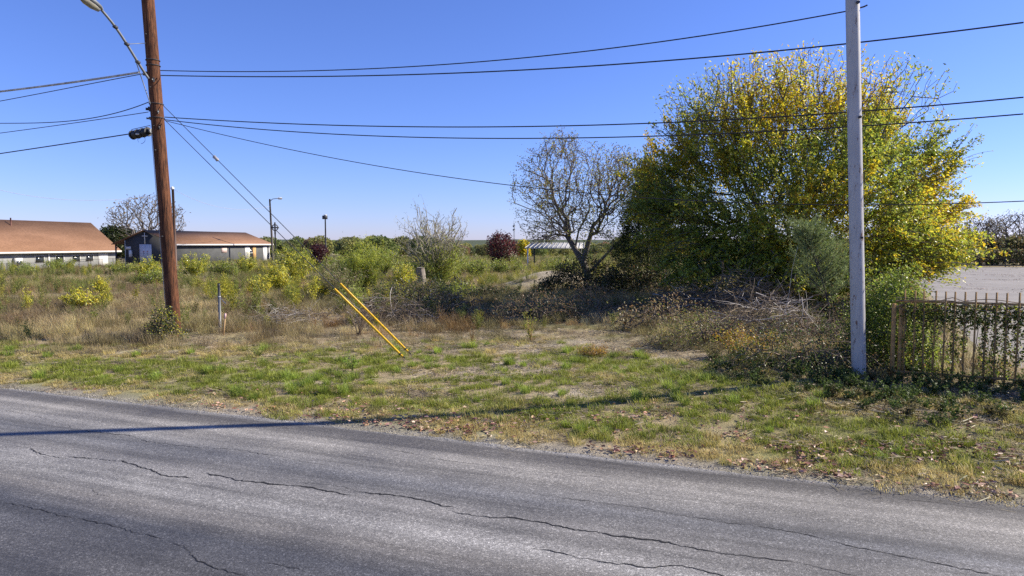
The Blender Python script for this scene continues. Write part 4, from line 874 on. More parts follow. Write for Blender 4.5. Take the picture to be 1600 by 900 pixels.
for a, b, lab, lo in ((GA, g1t, 'bright yellow plastic guy wire guard, the one nearer the road', .10), (GB, g2t, 'bright yellow plastic guy wire guard, the one nearer the field', .14)):
    d = (b - a) / np.linalg.norm(b - a); t = thing('guy_guard', a, lab, 'guy guard', 'yellow guy wire guards')
    L = 2.62; link('sleeve', tube('sleeve', [d * lo, d * (lo + .05), d * (lo + L * .5), d * (lo + L)], [.024, .028, .028, .026], M_YELLOW, 12), t)
    link('collar', tube('collar', [d * (lo + L * .03), d * (lo + L * .045)], .031, M_BLACK, 10), t)
    link('anchor_rod', tube('anchor_rod', [-d * .25, d * (lo + .1)], .012, M_DKSTEEL, 6), t)
p = g2t + (GB - g2t) * .245; d = (GB - g2t) / np.linalg.norm(GB - g2t)
tag(link('strain_insulator', tube('strain_insulator', [-d * .10, -d * .08, d * 0, d * .08, d * .10], [.02, .05, .042, .05, .02], paint('porcelain', (.35, .33, .32), .3), 10), loc=p), 'small grey strain insulator on the upper guy wire', 'insulator')
def splice():
    a, b = P(203, 212, lineD(203)), P(235, 205, lineD(235)); c = (a + b) / 2; d = (b - a); t = thing('splice_box', c, 'black cable splice box hanging beside the wooden pole', 'splice box')
    q = np.linspace(-.5, .5, 9)[:, None] * d; link('case', tube('case', q, [.05, .10, .125, .125, .125, .125, .125, .10, .05], M_BLACK, 14), t)
    for s in (-.35, -.1, .15, .38): link('rib', tube('rib', [d * (s - .02), d * (s + .02)], .14, M_BLACK, 14), t)
    link('end_cap', tube('end_cap', [d * .5, d * .56], .07, M_STEEL, 10), t)
    link('label_plate', boxes('label_plate', [(-.06, .06, -.145, -.13, -.06, -.02)], M_WHITE), t)
    ang = np.linspace(0, 1.7 * math.pi, 16); link('cable_loop', tube('cable_loop', np.c_[np.sin(ang) * .12 + .02, ang * .01, -.18 - np.cos(ang) * .12 - .0], .007, paint('blue_cable', (.05, .12, .25), .5), 5), t)
    link('hanger', tube('hanger', [d * -.4 + [0, 0, .11], d * -.4 + [0, 0, .17], d * .5 + [0, 0, .17], d * .5 + [0, 0, .06]], .01, M_DKSTEEL, 5), t)
splice()
# far service line behind the wooden pole
wire('service_wire', [(-40, 286), (60, 308), (150, 313), (245, 306)], .018, 'faint thin wire sagging above the orange roofed hall', Ds=[62, 66, 70, 75], mat=M_WIREG, group='distant service wires')
wire('service_wire', [(274, 297), (320, 318), (370, 327), (423, 322)], .018, 'faint thin wire between the two dark posts near the church', Ds=[75, 82, 90, 100], mat=M_WIREG, group='distant service wires')
wire('service_wire', [(424, 345), (470, 420), (508, 440)], .006, 'thin slack stay wire running down from the street lamp post', Ds=[100, 60, 40], mat=M_WIREG, group='distant service wires')

# ------------------------------------------------------------------ small posts in the field
def small_posts():
    b = GH(344, 512); t = thing('steel_post', b, 'grey steel fence post with a strip of white tape in the dry grass', 'post')
    link('shaft', tube('shaft', [(0, 0, -.2), (0, 0, 1.0), (-.01, 0, 1.44)], .042, M_STEEL, 12), t); link('cap', tube('cap', [(-.01, 0, 1.42), (-.01, 0, 1.48)], .045, M_DKSTEEL, 12), t)
    q = np.array([[.04, -.03, 1.05], [.1, -.05, .98], [.16, -.06, .90], [.24, -.06, .84]]); V = np.concatenate([q, q + [0, 0, -.035]]); F = np.array([[i, i + 1, i + 5, i + 4] for i in range(3)]); link('tape', np_mesh('tape', V, F, M_WHITE), t)
    link('tape', tube('tape', [(0, 0, 1.03), (0, 0, 1.06)], .046, M_WHITE, 12), t)
    b = GH(349, 524); t = thing('survey_stake', b, 'short wooden survey stake with a pink painted top', 'stake')
    w = boxes('shaft', [(-.02, .02, -.012, .012, -.1, .58)], paint('raw_lath', (.50, .33, .16), .8)); sh = link('shaft', w, t); sh.rotation_euler = (0, .12, 0)
    h = link('painted_top', boxes('painted_top', [(-.023, .023, -.015, .015, .50, .66)], paint('pink_paint', (.78, .50, .48), .6)), t); h.rotation_euler = (0, .12, 0)
    for i, (px, py, lab) in enumerate(((300, 518, 'bleached stick lying on the ground right of the wooden pole'), (100 * 4.25, 505, 'bleached forked stick on the low brush heap'), (1210, 520, 'bleached bent branch lying over the brush heap'))):
        b = GH(px, py); rg = np.random.default_rng(300 + i); L = (.45, .8, 1.3)[i]; n = 8; s = np.linspace(-.5, .5, n)
        pts = np.c_[s * L, rg.normal(size=n) * .03, .05 + (.0, .25, .45)[i] * (s + .5) + rg.normal(size=n) * .02]
        tag(link('stick', tube('stick', pts, np.linspace(.035, .015, n), M_TWIGW, 7), loc=b), lab, 'stick')
small_posts()

def stumps():
    b = onground(660, 42.0); t = thing('tree_stump', b, 'grey sawn tree stump standing in the brush before the wispy shrub', 'stump'); k = 18; parts = []
    zz = np.array([-.1, .05, .3, .7, 1.15, 1.30]); pts = np.c_[-.1 * zz, 0 * zz, zz]; V, F = tube_arrays(pts, [.42, .34, .27, .25, .25, .23], k)
    a = np.arctan2(V[:, 1], V[:, 0] + .1 * V[:, 2]); V[:, :2] *= (1 + .14 * np.sin(a * 5 + V[:, 2] * 2) + .1 * (fbm(np.cos(a) * 2, np.sin(a) * 2, V[:, 2] * 2) - .5))[:, None]
    link('trunk', np_mesh('trunk', V, F, barkmat('stump_bark', (.10, .085, .07), (.34, .30, .26), (8, 8, 1.0))), t)
    link('cut_face', tube('cut_face', [(-.13, 0, 1.29), (-.13, 0, 1.315)], .215, paint('cut_wood', (.50, .45, .38), .85), 16), t)
    link('side_stub', tube('side_stub', [(.15, 0, .05), (.42, -.05, .35), (.55, -.05, .62)], [.14, .12, .09], M_BARK, 9), t)
    b = onground(718, 40.0); t = thing('rotten_stump', b, 'dark broken rotten stump with jagged splinters among weeds', 'stump'); rg = np.random.default_rng(9)
    for i in range(7):
        x = rg.normal() * .35; h = rg.uniform(.4, .95); link('splinter', tube('splinter', [(x, rg.normal() * .15, -.05), (x + rg.normal() * .1, 0, h * .6), (x + rg.normal() * .15, 0, h)], [.17, .12, .03], M_BARK, 7), t)
stumps()

# ------------------------------------------------------------------ iron fence with vine
FA = np.array([7.12, 12.62, 0]); FB = np.array([9.12, 11.67, 0]); fd = FB - FA; fd /= np.linalg.norm(fd)
def iron_fence():
    L = 7.0; m = NT('rusty_tan_iron'); f = m.noise(9, 5, .7, m.coord()); mat = m.done(m.pbr(m.ramp(f, [(.3, (.21, .105, .04)), (.6, (.46, .28, .105)), (.8, (.54, .36, .15))]), .8, 0, .3))
    z0 = float(H(*(FA + fd * 2)[:2])); base = FA.copy(); base[2] = z0
    t = thing('iron_fence', base, 'rusty tan iron picket fence overgrown with vine', 'fence', rz=math.atan2(fd[1], fd[0])); hgt = 1.68
    pk = boxes('picket', [(-.013, .013, -.013, .013, .06, hgt)], mat)
    for i in range(int(L / .155)):
        o = link('picket', pk, t, (.16 + i * .155, 0, rng.normal() * .008)); o.rotation_euler = (rng.normal() * .006, rng.normal() * .008, 0)
    for z in (.16, hgt - .20): link('rail', boxes('rail', [(0, L, -.018, .018, z - .02, z + .02)], mat), t)
    pm = boxes('post', [(-.035, .035, -.035, .035, -.2, 1.42)], mat)
    for x in (0, .12, 2.9, 5.8): link('post', pm, t, (x - .02, .045, 0))
    # vine
    rg = np.random.default_rng(400); v = thing('fence_vine', base, 'dark green vine hanging along the iron picket fence', 'vine', rz=math.atan2(fd[1], fd[0]))
    xs, zs, ys_ = [], [], []
    for i in range(int(L / .155)):
        x0 = .16 + .155 * i; ln = (.35 + 1.15 * sstep(.15, .75, vnoise(i * 1.37 + 3.1, 2.2)) * rg.uniform(.6, 1.05)); m = int(520 * ln)
        zz = hgt - .24 - ln * rg.random(m) ** 1.05; wv = .026 + .03 * np.abs(np.sin(zz * 5 + i)); xs.append(x0 + rg.normal(size=m) * wv); zs.append(zz); ys_.append(.05 + rg.normal(size=m) * .045)
    m = 9000; q = rg.uniform(.1, L, m); band = .22 + .26 * fbm(q * 1.1 + 4, q * 0); xs.append(q); zs.append(hgt - .20 - band * rg.random(m) ** .9 + .10 * (fbm(q * 2.2, q * 0 + 8) - .5)); ys_.append(.06 + rg.normal(size=m) * .09)
    x, y, z = np.concatenate(xs), np.concatenate(ys_), np.maximum(np.concatenate(zs), .05); n = len(x); L_ = rg.uniform(.028, .06, n)
    link('foliage', leaf_mesh('foliage', np.c_[x, y, z], L_, L_ * .65, mixcol(n, [DGREEN, GREEN, LGREEN, YGR, BROWN], [.34, .26, .14, .08, .18], rg=rg), rg=rg), v)
    parts = []
    for i in range(46):
        x0 = .16 + .155 * i; q = np.linspace(.0, hgt - .25, 8); parts.append(tube_arrays(np.c_[x0 + rg.normal(size=8) * .03, rg.normal(size=8) * .025, q], .006, 4, False))
    for k in range(5):
        q = np.linspace(0, L, 40); parts.append(tube_arrays(np.c_[q, rg.normal(size=40) * .03, hgt - .25 + .05 * k - .1 + rg.normal(size=40) * .03], .007, 4, False))
    V, F = join(parts); link('stem', np_mesh('stem', V, F, M_TWIG), v)
iron_fence()

# ------------------------------------------------------------------ buildings on the left
def shingle(name, c0, c1):
    m = NT(name); v = m.coord(); f = m.noise(.45, 4, .6, m.coord(scale=(1, .3, 1))); g = m.noise(7, 4, .8, m.coord(scale=(1, .5, 1)))
    c = m.ramp(f, [(.3, c0), (.7, c1)]); c = m.mix(1.0, c, m.ramp(g, [(.3, .72), (.7, 1.25)]), 'MULTIPLY')
    w = m.n('ShaderNodeTexWave', wave_type='BANDS', bands_direction='Z'); w.inputs['Scale'].default_value = 2.2; w.inputs['Distortion'].default_value = .6; m.l(v, w.inputs['Vector'])
    return m.done(m.pbr(c, .9, 0, .2, m.bump(w.outputs['Fac'], .4, .03)))
M_SHING = shingle('brown_shingle', (.175, .094, .054), (.25, .14, .084))
def siding(name, c):
    m = NT(name); v = m.coord(); w = m.n('ShaderNodeTexWave', wave_type='BANDS', bands_direction='DIAGONAL'); w.inputs['Scale'].default_value = 1.0
    f = m.noise(1.2, 4, .6, v); d = tuple(x * .8 for x in c); b = tuple(x * 1.15 for x in c)
    return m.done(m.pbr(m.ramp(f, [(.3, d), (.7, b)]), .85, 0, .25))
BAX = math.atan2(.975, .22) - math.pi / 2      # both buildings: local +Y runs away along (.22,.975), local +X towards the right
def roof_slab(name, w0, w1, zr0, zr1, L0, L1, th, mat):
    V = np.array([(w0, L0, zr0), (w1, L0, zr1), (w1, L1, zr1), (w0, L1, zr0), (w0, L0, zr0 + th), (w1, L0, zr1 + th), (w1, L1, zr1 + th), (w0, L1, zr0 + th)], float)
    F = BOXF if w1 > w0 else BOXF[:, ::-1]
    return np_mesh(name, V, F, mat)
def church():
    pk = P(227, 380, 89.0); z0 = float(H(pk[0], pk[1])) ; base = np.array([pk[0], pk[1], 0.0])
    t = thing('church', base, 'low dark grey church with brown shingle roof and a white cross on its gable', 'church', rz=BAX)
    hw, L, ez, rz_ = 4.95, 21.5, 2.72, 4.55; wl, wr = -3.05, 4.45
    gm = siding('charcoal_siding', (.06, .06, .06)); sm = siding('grey_siding', (.085, .088, .088))
    zt = lambda x: rz_ - abs(x) / hw * (rz_ - ez) - .03
    V = [(wl, 0, -.5), (wr, 0, -.5), (wr, 0, zt(wr)), (0, 0, zt(0)), (wl, 0, zt(wl))]; V = np.array(V + [(x, .15, z) for x, y, z in V], float); k = 5
    F5 = np.array([[0, 1, 2, 3, 4], [9, 8, 7, 6, 5]]); F4 = np.array([[i, i + 5, (i + 1) % 5 + 5, (i + 1) % 5] for i in range(5)])
    link('gable_wall', np_mesh('gable_wall', V, [F5, F4], gm), t)
    V2 = V.copy(); V2[:, 1] = L - .15 - V2[:, 1] + .0; link('gable_wall', np_mesh('gable_wall', V2, [F5[:, ::-1], F4[:, ::-1]], gm), t)
    link('wall', boxes('wall', [(wr - .15, wr - .004, .15, L - .30, -.5, zt(wr))], sm), t); link('wall', boxes('wall', [(wl + .004, wl + .15, .15, L - .3, -.5, zt(wl))], sm), t)
    rf = link('roof', roof_slab('roof', 0, hw, rz_, ez, -.35, L + .3, .07, M_SHING), t); link('roof', roof_slab('roof', 0, -hw, rz_, ez, -.35, L + .3, .07, M_SHING), t)
    link('fascia', boxes('fascia', [(hw + .004, hw + .05, -.35, L + .3, ez - .14, ez + .07)], M_WHITE), t)
    dr = link('door', boxes('door', [(-.85, .95, -.07, -.004, .22, 2.75)], paint('lilac_white_panel', (.56, .56, .60), .6, var=.05)), t)
    em = paint('emblem_red', (.42, .18, .15), .6); eg = paint('emblem_grey', (.34, .34, .40), .6)
    for x in (-.26, .30):
        for dz, w, mm in ((0, .10, em), (-.22, .12, eg), (-.45, .07, eg)): link('emblem', boxes('emblem', [(x - w + .05, x + w + .05, -.085, -.074, 1.75 + dz, 1.90 + dz)], mm), dr)
    link('emblem', boxes('emblem', [(-.08, .14, -.085, -.074, .95, 1.12)], eg), dr); link('leaf_joint', boxes('leaf_joint', [(.045, .06, -.078, -.0715, .22, 2.75)], eg), dr)
    cr = link('cross', boxes('cross', [(-.03, .06, -.12, -.02, 2.78, 4.30), (-.40, .43, -.11, -.03, 3.78, 3.88)], M_WHITE), t)
    link('notice_board', boxes('notice_board', [(wl + .1, wl + .85, -.05, -.004, 2.1, 2.45)], M_WHITE), t); link('utility_box', boxes('utility_box', [(wl + .65, wl + 1.05, -.2, -.004, 1.1, 2.0)], M_WHITE), t)
    link('corner_trim', boxes('corner_trim', [(wl - .06, wl - .003, -.04, .12, -.4, zt(wl) - .05)], M_WHITE), t)
    for y in (.1, 6, 12, 18): 
        p = link('porch_post', boxes('porch_post', [(-hw + .18, -hw + .32, y, y + .14, -.5, ez - .02)], M_DKSTEEL), t)
    link('porch_brace', np_mesh('porch_brace', *tube_arrays([(-hw + .25, .1, 2.0), (-hw + .75, .1, 2.62)], .05, 6), M_DKSTEEL), t)
    link('porch_rail', boxes('porch_rail', [(-hw + .2, -hw + .28, .1, 18, .95, 1.05), (-hw + .2, -hw + .28, .1, 18, .45, .53)], M_DKSTEEL), t)
    for y0, y1, za, zb, mm, nm in ((9.4, 10.6, 1.55, 2.2, paint('pink_board', (.55, .42, .38), .7), 'window'), (14.9, 16.1, .5, 2.35, M_WHITE, 'shutter'), (16.9, 17.7, .5, 2.35, paint('orange_cloth', (.5, .3, .12), .8), 'shutter'), (19.6, 20.7, .0, 2.35, M_WHITE, 'door'), (1.5, 3.3, .2, .8, M_PANE, 'window')):
        link(nm, boxes(nm, [(wr - .003, wr + .05, y0, y1, za, zb)], mm), t)
    w = link('window', boxes('window', [(wr - .003, wr + .03, 16.12, 16.88, .5, 2.35)], M_PANE), t); link('frame', boxes('frame', [(wr + .031, wr + .06, 16.12, 16.88, 1.4, 1.47)], M_WHITE), w)
    link('corner_trim', boxes('corner_trim', [(wr - .02, wr + .05, L - .28, L - .1, -.4, zt(wr) - .05)], M_WHITE), t)
church()
def hall():
    far = np.array([-67.0, 109.0]); L = 44.0; ax = np.array([.22, .975]); o = far - ax * L
    t = thing('hall', (o[0], o[1], -.78), 'long pale grey hall with a big orange brown shingle roof', 'building', rz=BAX)
    w, ez, rz_ = 5.55, 2.45, 6.85; wall = w - .75; lm = paint('pale_grey_siding', (.23, .235, .23), .8, var=.08, scale=.6)
    link('wall', boxes('wall', [(wall - .2, wall, 0, L - .2, -.4, ez + .3)], lm), t); link('wall', boxes('wall', [(-wall, -wall + .2, 0, L - .2, -.4, ez + .3)], lm), t)
    for y in (0, L - .4):
        V = [(-wall + .2, y, -.4), (wall - .2, y, -.4), (wall - .2, y, ez + .3), (0, y, rz_ - .2), (-wall + .2, y, ez + .3)]; V = np.array(V + [(a, y + .18, c) for a, b, c in V]); link('gable_wall', np_mesh('gable_wall', V, [np.array([[0, 1, 2, 3, 4], [9, 8, 7, 6, 5]]), np.array([[i, i + 5, (i + 1) % 5 + 5, (i + 1) % 5] for i in range(5)])], lm), t)
    rf = link('roof', roof_slab('roof', 0, w, rz_, ez, -.4, L, .08, M_SHING), t); link('roof', roof_slab('roof', 0, -w, rz_, ez, -.4, L, .08, M_SHING), t)
    link('fascia', boxes('fascia', [(w + .004, w + .06, -.4, L, ez - .16, ez + .08)], M_WHITE), t)
    zr = lambda x: rz_ - x / w * (rz_ - ez) + .08
    link('vent_pipe', tube('vent_pipe', [(1.0, 29.5, zr(1.0) - .1), (1.0, 29.5, zr(1.0) + 1.05)], .09, paint('rust_pipe', (.14, .06, .045), .7), 10), rf)
    soff = link('soffit', boxes('soffit', [(wall + .004, w - .01, -.3, L - .05, ez - .10, ez - .06)], M_WHITE), t)
    def window(y, wd, za, zb):
        q = link('window', boxes('window', [(wall - .01, wall + .03, y - wd / 2, y + wd / 2, za, zb)], M_WHITE), t); link('pane', boxes('pane', [(wall + .031, wall + .04, y - wd / 2 + .1, y + wd / 2 - .1, za + .08, zb - .08)], M_PANE), q)
    for y in (30.2, 33.4, 36.2, 38.6): window(y, 1.5, .95, 1.95)
    link('door', boxes('door', [(wall - .01, wall + .07, 40.2, 42.0, -.2, 2.15)], M_WHITE), t)
    ac = link('air_conditioner', boxes('air_conditioner', [(wall, wall + .5, 26.2, 27.2, .8, 1.7)], M_WHITE), t); link('grille', boxes('grille', [(wall + .501, wall + .53, 26.3, 27.1, .85, 1.3)], M_PANE), ac)
    link('downpipe', boxes('downpipe', [(wall + .002, wall + .12, 31.5, 31.7, -.3, ez - .1)], M_WHITE), t)
    # iron railing fence in front of the hall
    for nm, x, y0, y1, h, sp, lab in (('railing_fence', 9.5, 32, 42, 1.5, 2.0, 'black metal railing fence in front of the hall door'), ('chain_link_fence', 11.0, 14, 32, 1.2, 3.0, 'low chain link fence in front of the pale grey hall')):
        ca, sa = math.cos(BAX), math.sin(BAX); wx, wy = o[0] + ca * x - sa * y0, o[1] + sa * x + ca * y0; z = float(H(wx, wy))
        f = thing(nm, (wx, wy, z), lab, 'fence', rz=BAX); n = int((y1 - y0) / sp)
        pm = tube('post', [(0, 0, -.4), (0, 0, h)], .04, M_DKSTEEL, 6)
        for i in range(n + 1): link('post', pm, f, (0, i * sp, 0))
        for q in (h - .05, .25): link('rail', boxes('rail', [(-.02, .02, 0, y1 - y0, q - .025, q + .025)], M_DKSTEEL), f)
        parts = []
        for i in range(int((y1 - y0) / .25)):
            parts.append(tube_arrays([(0, i * .25, .05), (0, i * .25 + (.9 if 'chain' in nm else 0), h - .05)], .006, 3, False))
            if 'chain' in nm: parts.append(tube_arrays([(0, i * .25 + .9, .05), (0, i * .25, h - .05)], .006, 3, False))
        V, F = join(parts); tag(link('wire_mesh' if 'chain' in nm else 'bars', np_mesh('wire_mesh', V, F, M_DKSTEEL), f), kind='stuff')
hall()

# ------------------------------------------------------------------ distant posts, canopy, towers
def dist_posts():
    b = onground(427, 100); t = thing('street_lamp', b, 'street lamp with a curved arm on a dark post beyond the church', 'street lamp'); h = P(424, 311, 100)[2] - b[2]
    link('post', tube('post', [(0, 0, -1), (-.15, 0, h * .5), (-.3, 0, h)], [.17, .15, .12], M_BARK, 8), t)
    arm = link('arm', tube('arm', [(-.3, 0, h - .4), (.1, 0, h), (.7, 0, h + .08), (1.2, 0, h + .05)], .05, M_STEEL, 6), t); V, F = tube_arrays([(.8, 0, h + .1), (1.0, 0, h + .1), (1.4, 0, h + .08), (1.55, 0, h + .05)], [.05, .16, .16, .05], 8); link('lamp_head', np_mesh('lamp_head', V, F, M_WHITE), arm)
    b = onground(431, 98); t = thing('cross_post', b, 'dark ornate cross raised on a post beside the street lamp', 'cross'); h = P(430, 366, 98)[2] - b[2]
    link('post', tube('post', [(0, 0, -1), (0, 0, h)], .10, M_DKSTEEL, 8), t)
    link('cross', boxes('cross', [(-.1, .1, -.06, .06, h, h + 1.7), (-.55, .55, -.05, .05, h + .85, h + 1.05)], M_DKSTEEL), t); a = np.linspace(0, 2 * math.pi, 17); link('ring', tube('ring', np.c_[np.cos(a) * .42, a * 0, h + .95 + np.sin(a) * .42], .07, M_DKSTEEL, 6), t)
    b = onground(509.5, 110); t = thing('floodlight_pole', b, 'slim pole with a square floodlight above the dark red shrub', 'lamp post'); h = P(507.5, 337, 110)[2] - b[2]
    link('pole', tube('pole', [(0, 0, -1), (0, 0, h)], [.14, .10], M_DKSTEEL, 8), t); link('floodlight', boxes('floodlight', [(-.4, .3, -.3, .3, h - .55, h)], M_DKSTEEL), t); link('photocell', boxes('photocell', [(-.2, .2, -.2, .2, h + .003, h + .16)], M_WHITE), t)
    b = onground(275, 74); t = thing('steel_pipe_post', b, 'dark brown pipe post with a white cap standing behind the wooden pole', 'post'); top = P(270, 296, 74) - b
    link('pipe', tube('pipe', [(0, 0, -1), top], [.15, .13], paint('brown_pipe', (.10, .06, .045), .6), 10), t); link('cap', tube('cap', [top, top + [-.06, 0, .18], top + [-.1, 0, .3]], [.17, .2, .06], M_WHITE, 10), t)
    # canopy
    b = onground(862, 76); t = thing('canopy', b, 'white ribbed metal canopy behind the green bushes', 'canopy'); za, zb = P(0, 380, 76)[2] - b[2], P(0, 388.5, 74)[2] - b[2]; wx0, wx1 = -3.0, 3.4
    wm = paint('white_sheet', (.36, .355, .33), .5, var=.12)
    V = np.array([(wx0 + .9, 1.5, za), (wx1 + .4, 1.5, za), (wx1, -1.5, zb), (wx0, -1.5, zb)]); V = np.concatenate([V, V + [0, 0, .06]]); link('roof', np_mesh('roof', V, BOXF[:, ::-1], wm), t)
    for i in range(14):
        u = i / 13; a = V[7] * (1 - u) + V[6] * u; c = V[4] * (1 - u) + V[5] * u; link('rib', tube('rib', [a + [0, 0, .03], c + [0, 0, .03]], .05, wm, 5), t)
    for x, y, z in ((wx0 + .3, -1.3, zb), (wx1 - .3, -1.3, zb), (wx0 + 1.1, 1.3, za), (wx1, 1.3, za)): link('post', boxes('post', [(x - .07, x + .07, y - .07, y + .07, -.5, z + .01)], M_WHITE if x < -2 and y < 0 else M_DKSTEEL), t)
    def lattice(px, D, ytop, wd, lab):
        b = np.array([(px - 800) / FPX * D, D, -4.0]); h = P(px, ytop, D)[2] - b[2]; t = thing('radio_mast', b, lab, 'mast'); parts = []
        for k in range(3):
            a = k * 2.094; parts.append(tube_arrays([(math.cos(a) * wd, math.sin(a) * wd, 0), (math.cos(a) * wd * .6, math.sin(a) * wd * .6, h)], wd * .13, 4))
        n = 16
        for i in range(n):
            for k in range(3):
                a, a2 = k * 2.094, (k + 1) * 2.094; s0, s1 = 1 - .4 * i / n, 1 - .4 * (i + 1) / n
                parts.append(tube_arrays([(math.cos(a) * wd * s0, math.sin(a) * wd * s0, h * i / n), (math.cos(a2) * wd * s1, math.sin(a2) * wd * s1, h * (i + 1) / n)], wd * .09, 4))
        V, F = join(parts); link('lattice', np_mesh('lattice', V, F, M_STEEL), t)
        for z in (.72, .88): link('antenna_ring', tube('antenna_ring', [(0, 0, h * z - wd * .8), (0, 0, h * z + wd * .8)], wd * 1.3, M_STEEL, 8), t)
        link('tip', tube('tip', [(0, 0, h), (0, 0, h * 1.12)], wd * .12, M_STEEL, 4), t)
    lattice(803, 1400, 349, 1.9, 'distant lattice radio mast rising right of the red tree'); lattice(840, 1500, 360, .7, 'very thin distant radio mast above the white canopy')
    b = onground(853, 130); t = thing('floodlight_pole', b, 'far floodlight pole with a crossbar above the white canopy', 'lamp post'); h = P(853, 369, 130)[2] - b[2]; link('pole', tube('pole', [(0, 0, -1.5), (0, 0, h)], .1, M_DKSTEEL, 6), t); link('crossbar', boxes('crossbar', [(-.8, .8, -.15, .15, h - .15, h + .2)], M_DKSTEEL), t)
dist_posts()

# ------------------------------------------------------------------ far trees
def round_tree(name, px, D, ytop, wpx, label, pal, w, seed, nl=5000, n=420, barkm=None, bare=False, group=None, lsz=(.25, .5), low=.15, cat='tree'):
    b = onground(px, D); b[2] -= .1; h = P(px, ytop, D)[2] - b[2]; r = wpx / 2 / FPX * D; rg = np.random.default_rng(seed); q = []
    while len(q) < n:
        p = rg.uniform(-1, 1, (2000, 3)); d = np.linalg.norm(p, axis=1); wv = p * [r, r, h * (1 - low) / 2] + [0, 0, h * (1 + low) / 2]
        k = (d < .72 + .5 * fbm(p[:, 0] * 2 + seed, p[:, 1] * 2, p[:, 2] * 2)) & (d > .25) & (rg.random(2000) < .2 + d * d); q += list(wv[k])
    pts = np.array(q[:n]); stem = np.array([[0, 0, -.2], [0, 0, h * low * .6], [.05, 0, h * (low + .15)]])
    def lv(nodes, par, r_, nch):
        pos = around(nodes, np.where(nch == 0)[0] if bare else np.arange(3, len(nodes)), nl, .06 * r + .08, rg); L = rg.uniform(*lsz, nl); return pos, L, L * .55, mixcol(nl, pal, w, rg=rg), dict(rg=rg)
    return plant(name, b, label, cat, pts, stem, .45, .0035 * math.sqrt(D) * (.6 if not bare else .75), barkm or M_BARK, lv if nl else None, group=group, rmax=.35)
round_tree('bare_tree', 232, 122, 303, 118, 'large leafless grey tree rising behind the church roof', [BROWN, TAN], [.6, .4], 501, nl=500, n=1500, bare=True, barkm=M_BARKL, low=.25)
for i, (px, D, yt, w, lab) in enumerate(((178, 118, 350, 44, 'dark evergreen tree in the gap between hall and church'), (205, 126, 358, 46, 'dull dark green tree just behind the church porch roof'))):
    round_tree('evergreen_tree', px, D, yt, w, lab, [DGREEN, (.05, .065, .02), OLIVE], [.5, .3, .2], 510 + i, nl=5000)
round_tree('red_tree', 783, 80, 363, 50, 'rounded dark red tree standing alone left of the radio mast', [DRED, RED, (.09, .055, .035), (.17, .03, .035)], [.4, .2, .3, .1], 520, nl=3800, lsz=(.14, .28))
round_tree('red_shrub', 498, 72, 379, 28, 'small dark red shrub under the slim floodlight pole', [DRED, (.07, .02, .025)], [.6, .4], 521, nl=3000, lsz=(.12, .24), low=.05, cat='shrub')
round_tree('yellow_tree', 818, 110, 374, 20, 'small bright yellow tree right of the red tree', [YEL, YGR], [.6, .4], 522, nl=1500, low=.1)
bt = [(1530, 88, 336, 70, 'leafless grey tree nearest the yellowing tree behind the far hedge'), (1580, 92, 330, 84, 'broad leafless grey tree at the far end of the far hedge'), (1490, 95, 352, 60, 'leafless grey tree half hidden behind the yellowing tree')]
for i, (px, D, yt, w, lab) in enumerate(bt): round_tree('bare_tree', px, D, yt, w, lab, [(.16, .14, .10), OLIVE, BROWN], [.5, .3, .2], 530 + i, nl=1600, n=900, bare=True, low=.12, lsz=(.12, .25))
for i, (px, D, yt, w, lab) in enumerate(((1550, 86, 372, 60, 'olive bushy tree behind the far hedge with grey twigs'), (1600, 85, 366, 70, 'grey green bushy tree ending the far hedge'), (1500, 84, 374, 50, 'yellowish bushy tree showing between yellowing tree and far hedge'))):
    round_tree('bushy_tree', px, D, yt, w, lab, [OLIVE, (.13, .12, .06), (.20, .18, .06), BROWN], [.4, .3, .15, .15], 540 + i, nl=3200, low=.06)
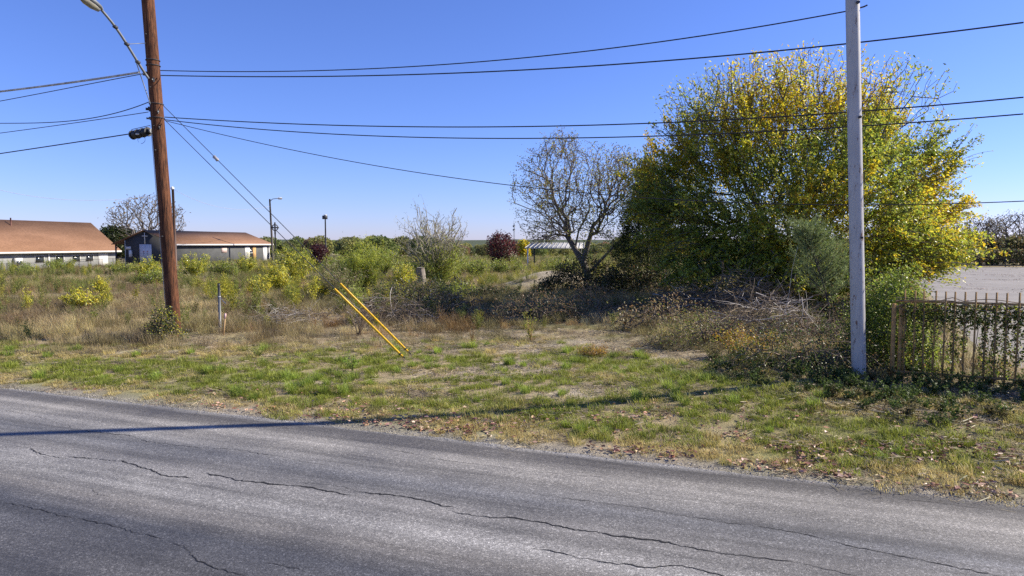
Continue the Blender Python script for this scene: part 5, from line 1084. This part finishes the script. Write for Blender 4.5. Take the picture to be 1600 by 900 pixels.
def far_hedge():
    b = np.array([44.0, 77.5, .2]); t = thing('hedge', b, 'vine covered fence line at the far side of the parking lot', 'hedge'); rg = np.random.default_rng(550); n = 16000; L = 48
    x = rg.uniform(-6, L, n); top = 1.55 + .8 * fbm(x * .5, x * 0); z = top * rg.random(n) ** .6; k = (z > .55) | (rg.random(n) < .35); x, z = x[k], z[k]; n = len(x)
    Ls = rg.uniform(.14, .3, n); link('foliage', leaf_mesh('foliage', np.c_[x, rg.normal(size=n) * .25, z], Ls, Ls * .6, mixcol(n, [OLIVE, DGREEN, BROWN, (.14, .12, .08)], [.3, .25, .25, .2], rg=rg), rg=rg), t)
    pm = tube('post', [(0, 0, -.3), (0, 0, 2.1)], .05, M_DKSTEEL, 6)
    for i in range(19): link('post', pm, t, (-6 + i * 3.0, 0, 0))
    for z in (.15, 1.95): link('rail', boxes('rail', [(-6, L, -.03, .03, z - .03, z + .03)], M_DKSTEEL), t)
far_hedge()
def woodland():
    pr = []
    for i in range(5):
        rg = np.random.default_rng(560 + i); n = 1500; p = rg.normal(size=(n, 3)); p /= np.linalg.norm(p, axis=1)[:, None]; r = (.62 + .6 * fbm(p[:, 0] * 2 + i * 7, p[:, 1] * 2, p[:, 2] * 2)) * rg.uniform(.55, 1, n) ** .5
        pos = p * r[:, None] * [.62, .62, .5] + [0, 0, .52]; L = rg.uniform(.06, .13, n); V, F, c = leaf_arrays(pos, L, L * .7, mixcol(n, [(1, 1, 1), (.7, .8, .7), (1.2, 1.1, .8)], [.5, .3, .2], .2, rg), rg=rg)
        Vt, Ft = tube_arrays([(0, 0, -.1), (.02, 0, .3), (0, 0, .6)], [.05, .04, .02], 5, False); Ft = [np.concatenate([Ft[0][:, [0, 1, 2]], Ft[0][:, [0, 2, 3]]])]
        V, F = join([(V, [F]), (Vt, Ft)]); pr.append(np_mesh('wood', V, F, M_FAR, np.concatenate([c, np.full((len(Vt), 3), .8)])))
    n = 900; rg = np.random.default_rng(570); D = 125 * (900 / 125) ** (rg.random(n) ** 1.5); x = rg.uniform(-.85, .85, n) * D
    k = ~((x / D < -.30) & (D < 150)); k &= ~((x > 30) & (D < 130)) ; x, D = x[k], D[k]; n = len(x)
    z = -1.5 * sstep(150, 400, D); sc = rg.uniform(2.8, 4.6, n) * (1 + .2 * sstep(200, 600, D)); px = 800 + x / D * FPX
    sc = np.where((px > 690) & (px < 960), sc * .72, sc)
    pal = np.array([(.21, .25, .075), (.25, .25, .10), (.31, .30, .10), (.15, .18, .07), (.34, .22, .13)]); ti = pal[rg.choice(5, n, p=[.3, .25, .2, .15, .1])] * (1 + .15 * rg.normal(size=(n, 1)))
    scatter('far_woodland', pr, np.c_[x, D, z], rg.uniform(0, 6.28, n), .03, sc, rg.integers(0, 5, n), np.clip(ti, .01, .5), 'far wooded belt of mixed trees along the horizon', 'woodland')
woodland()
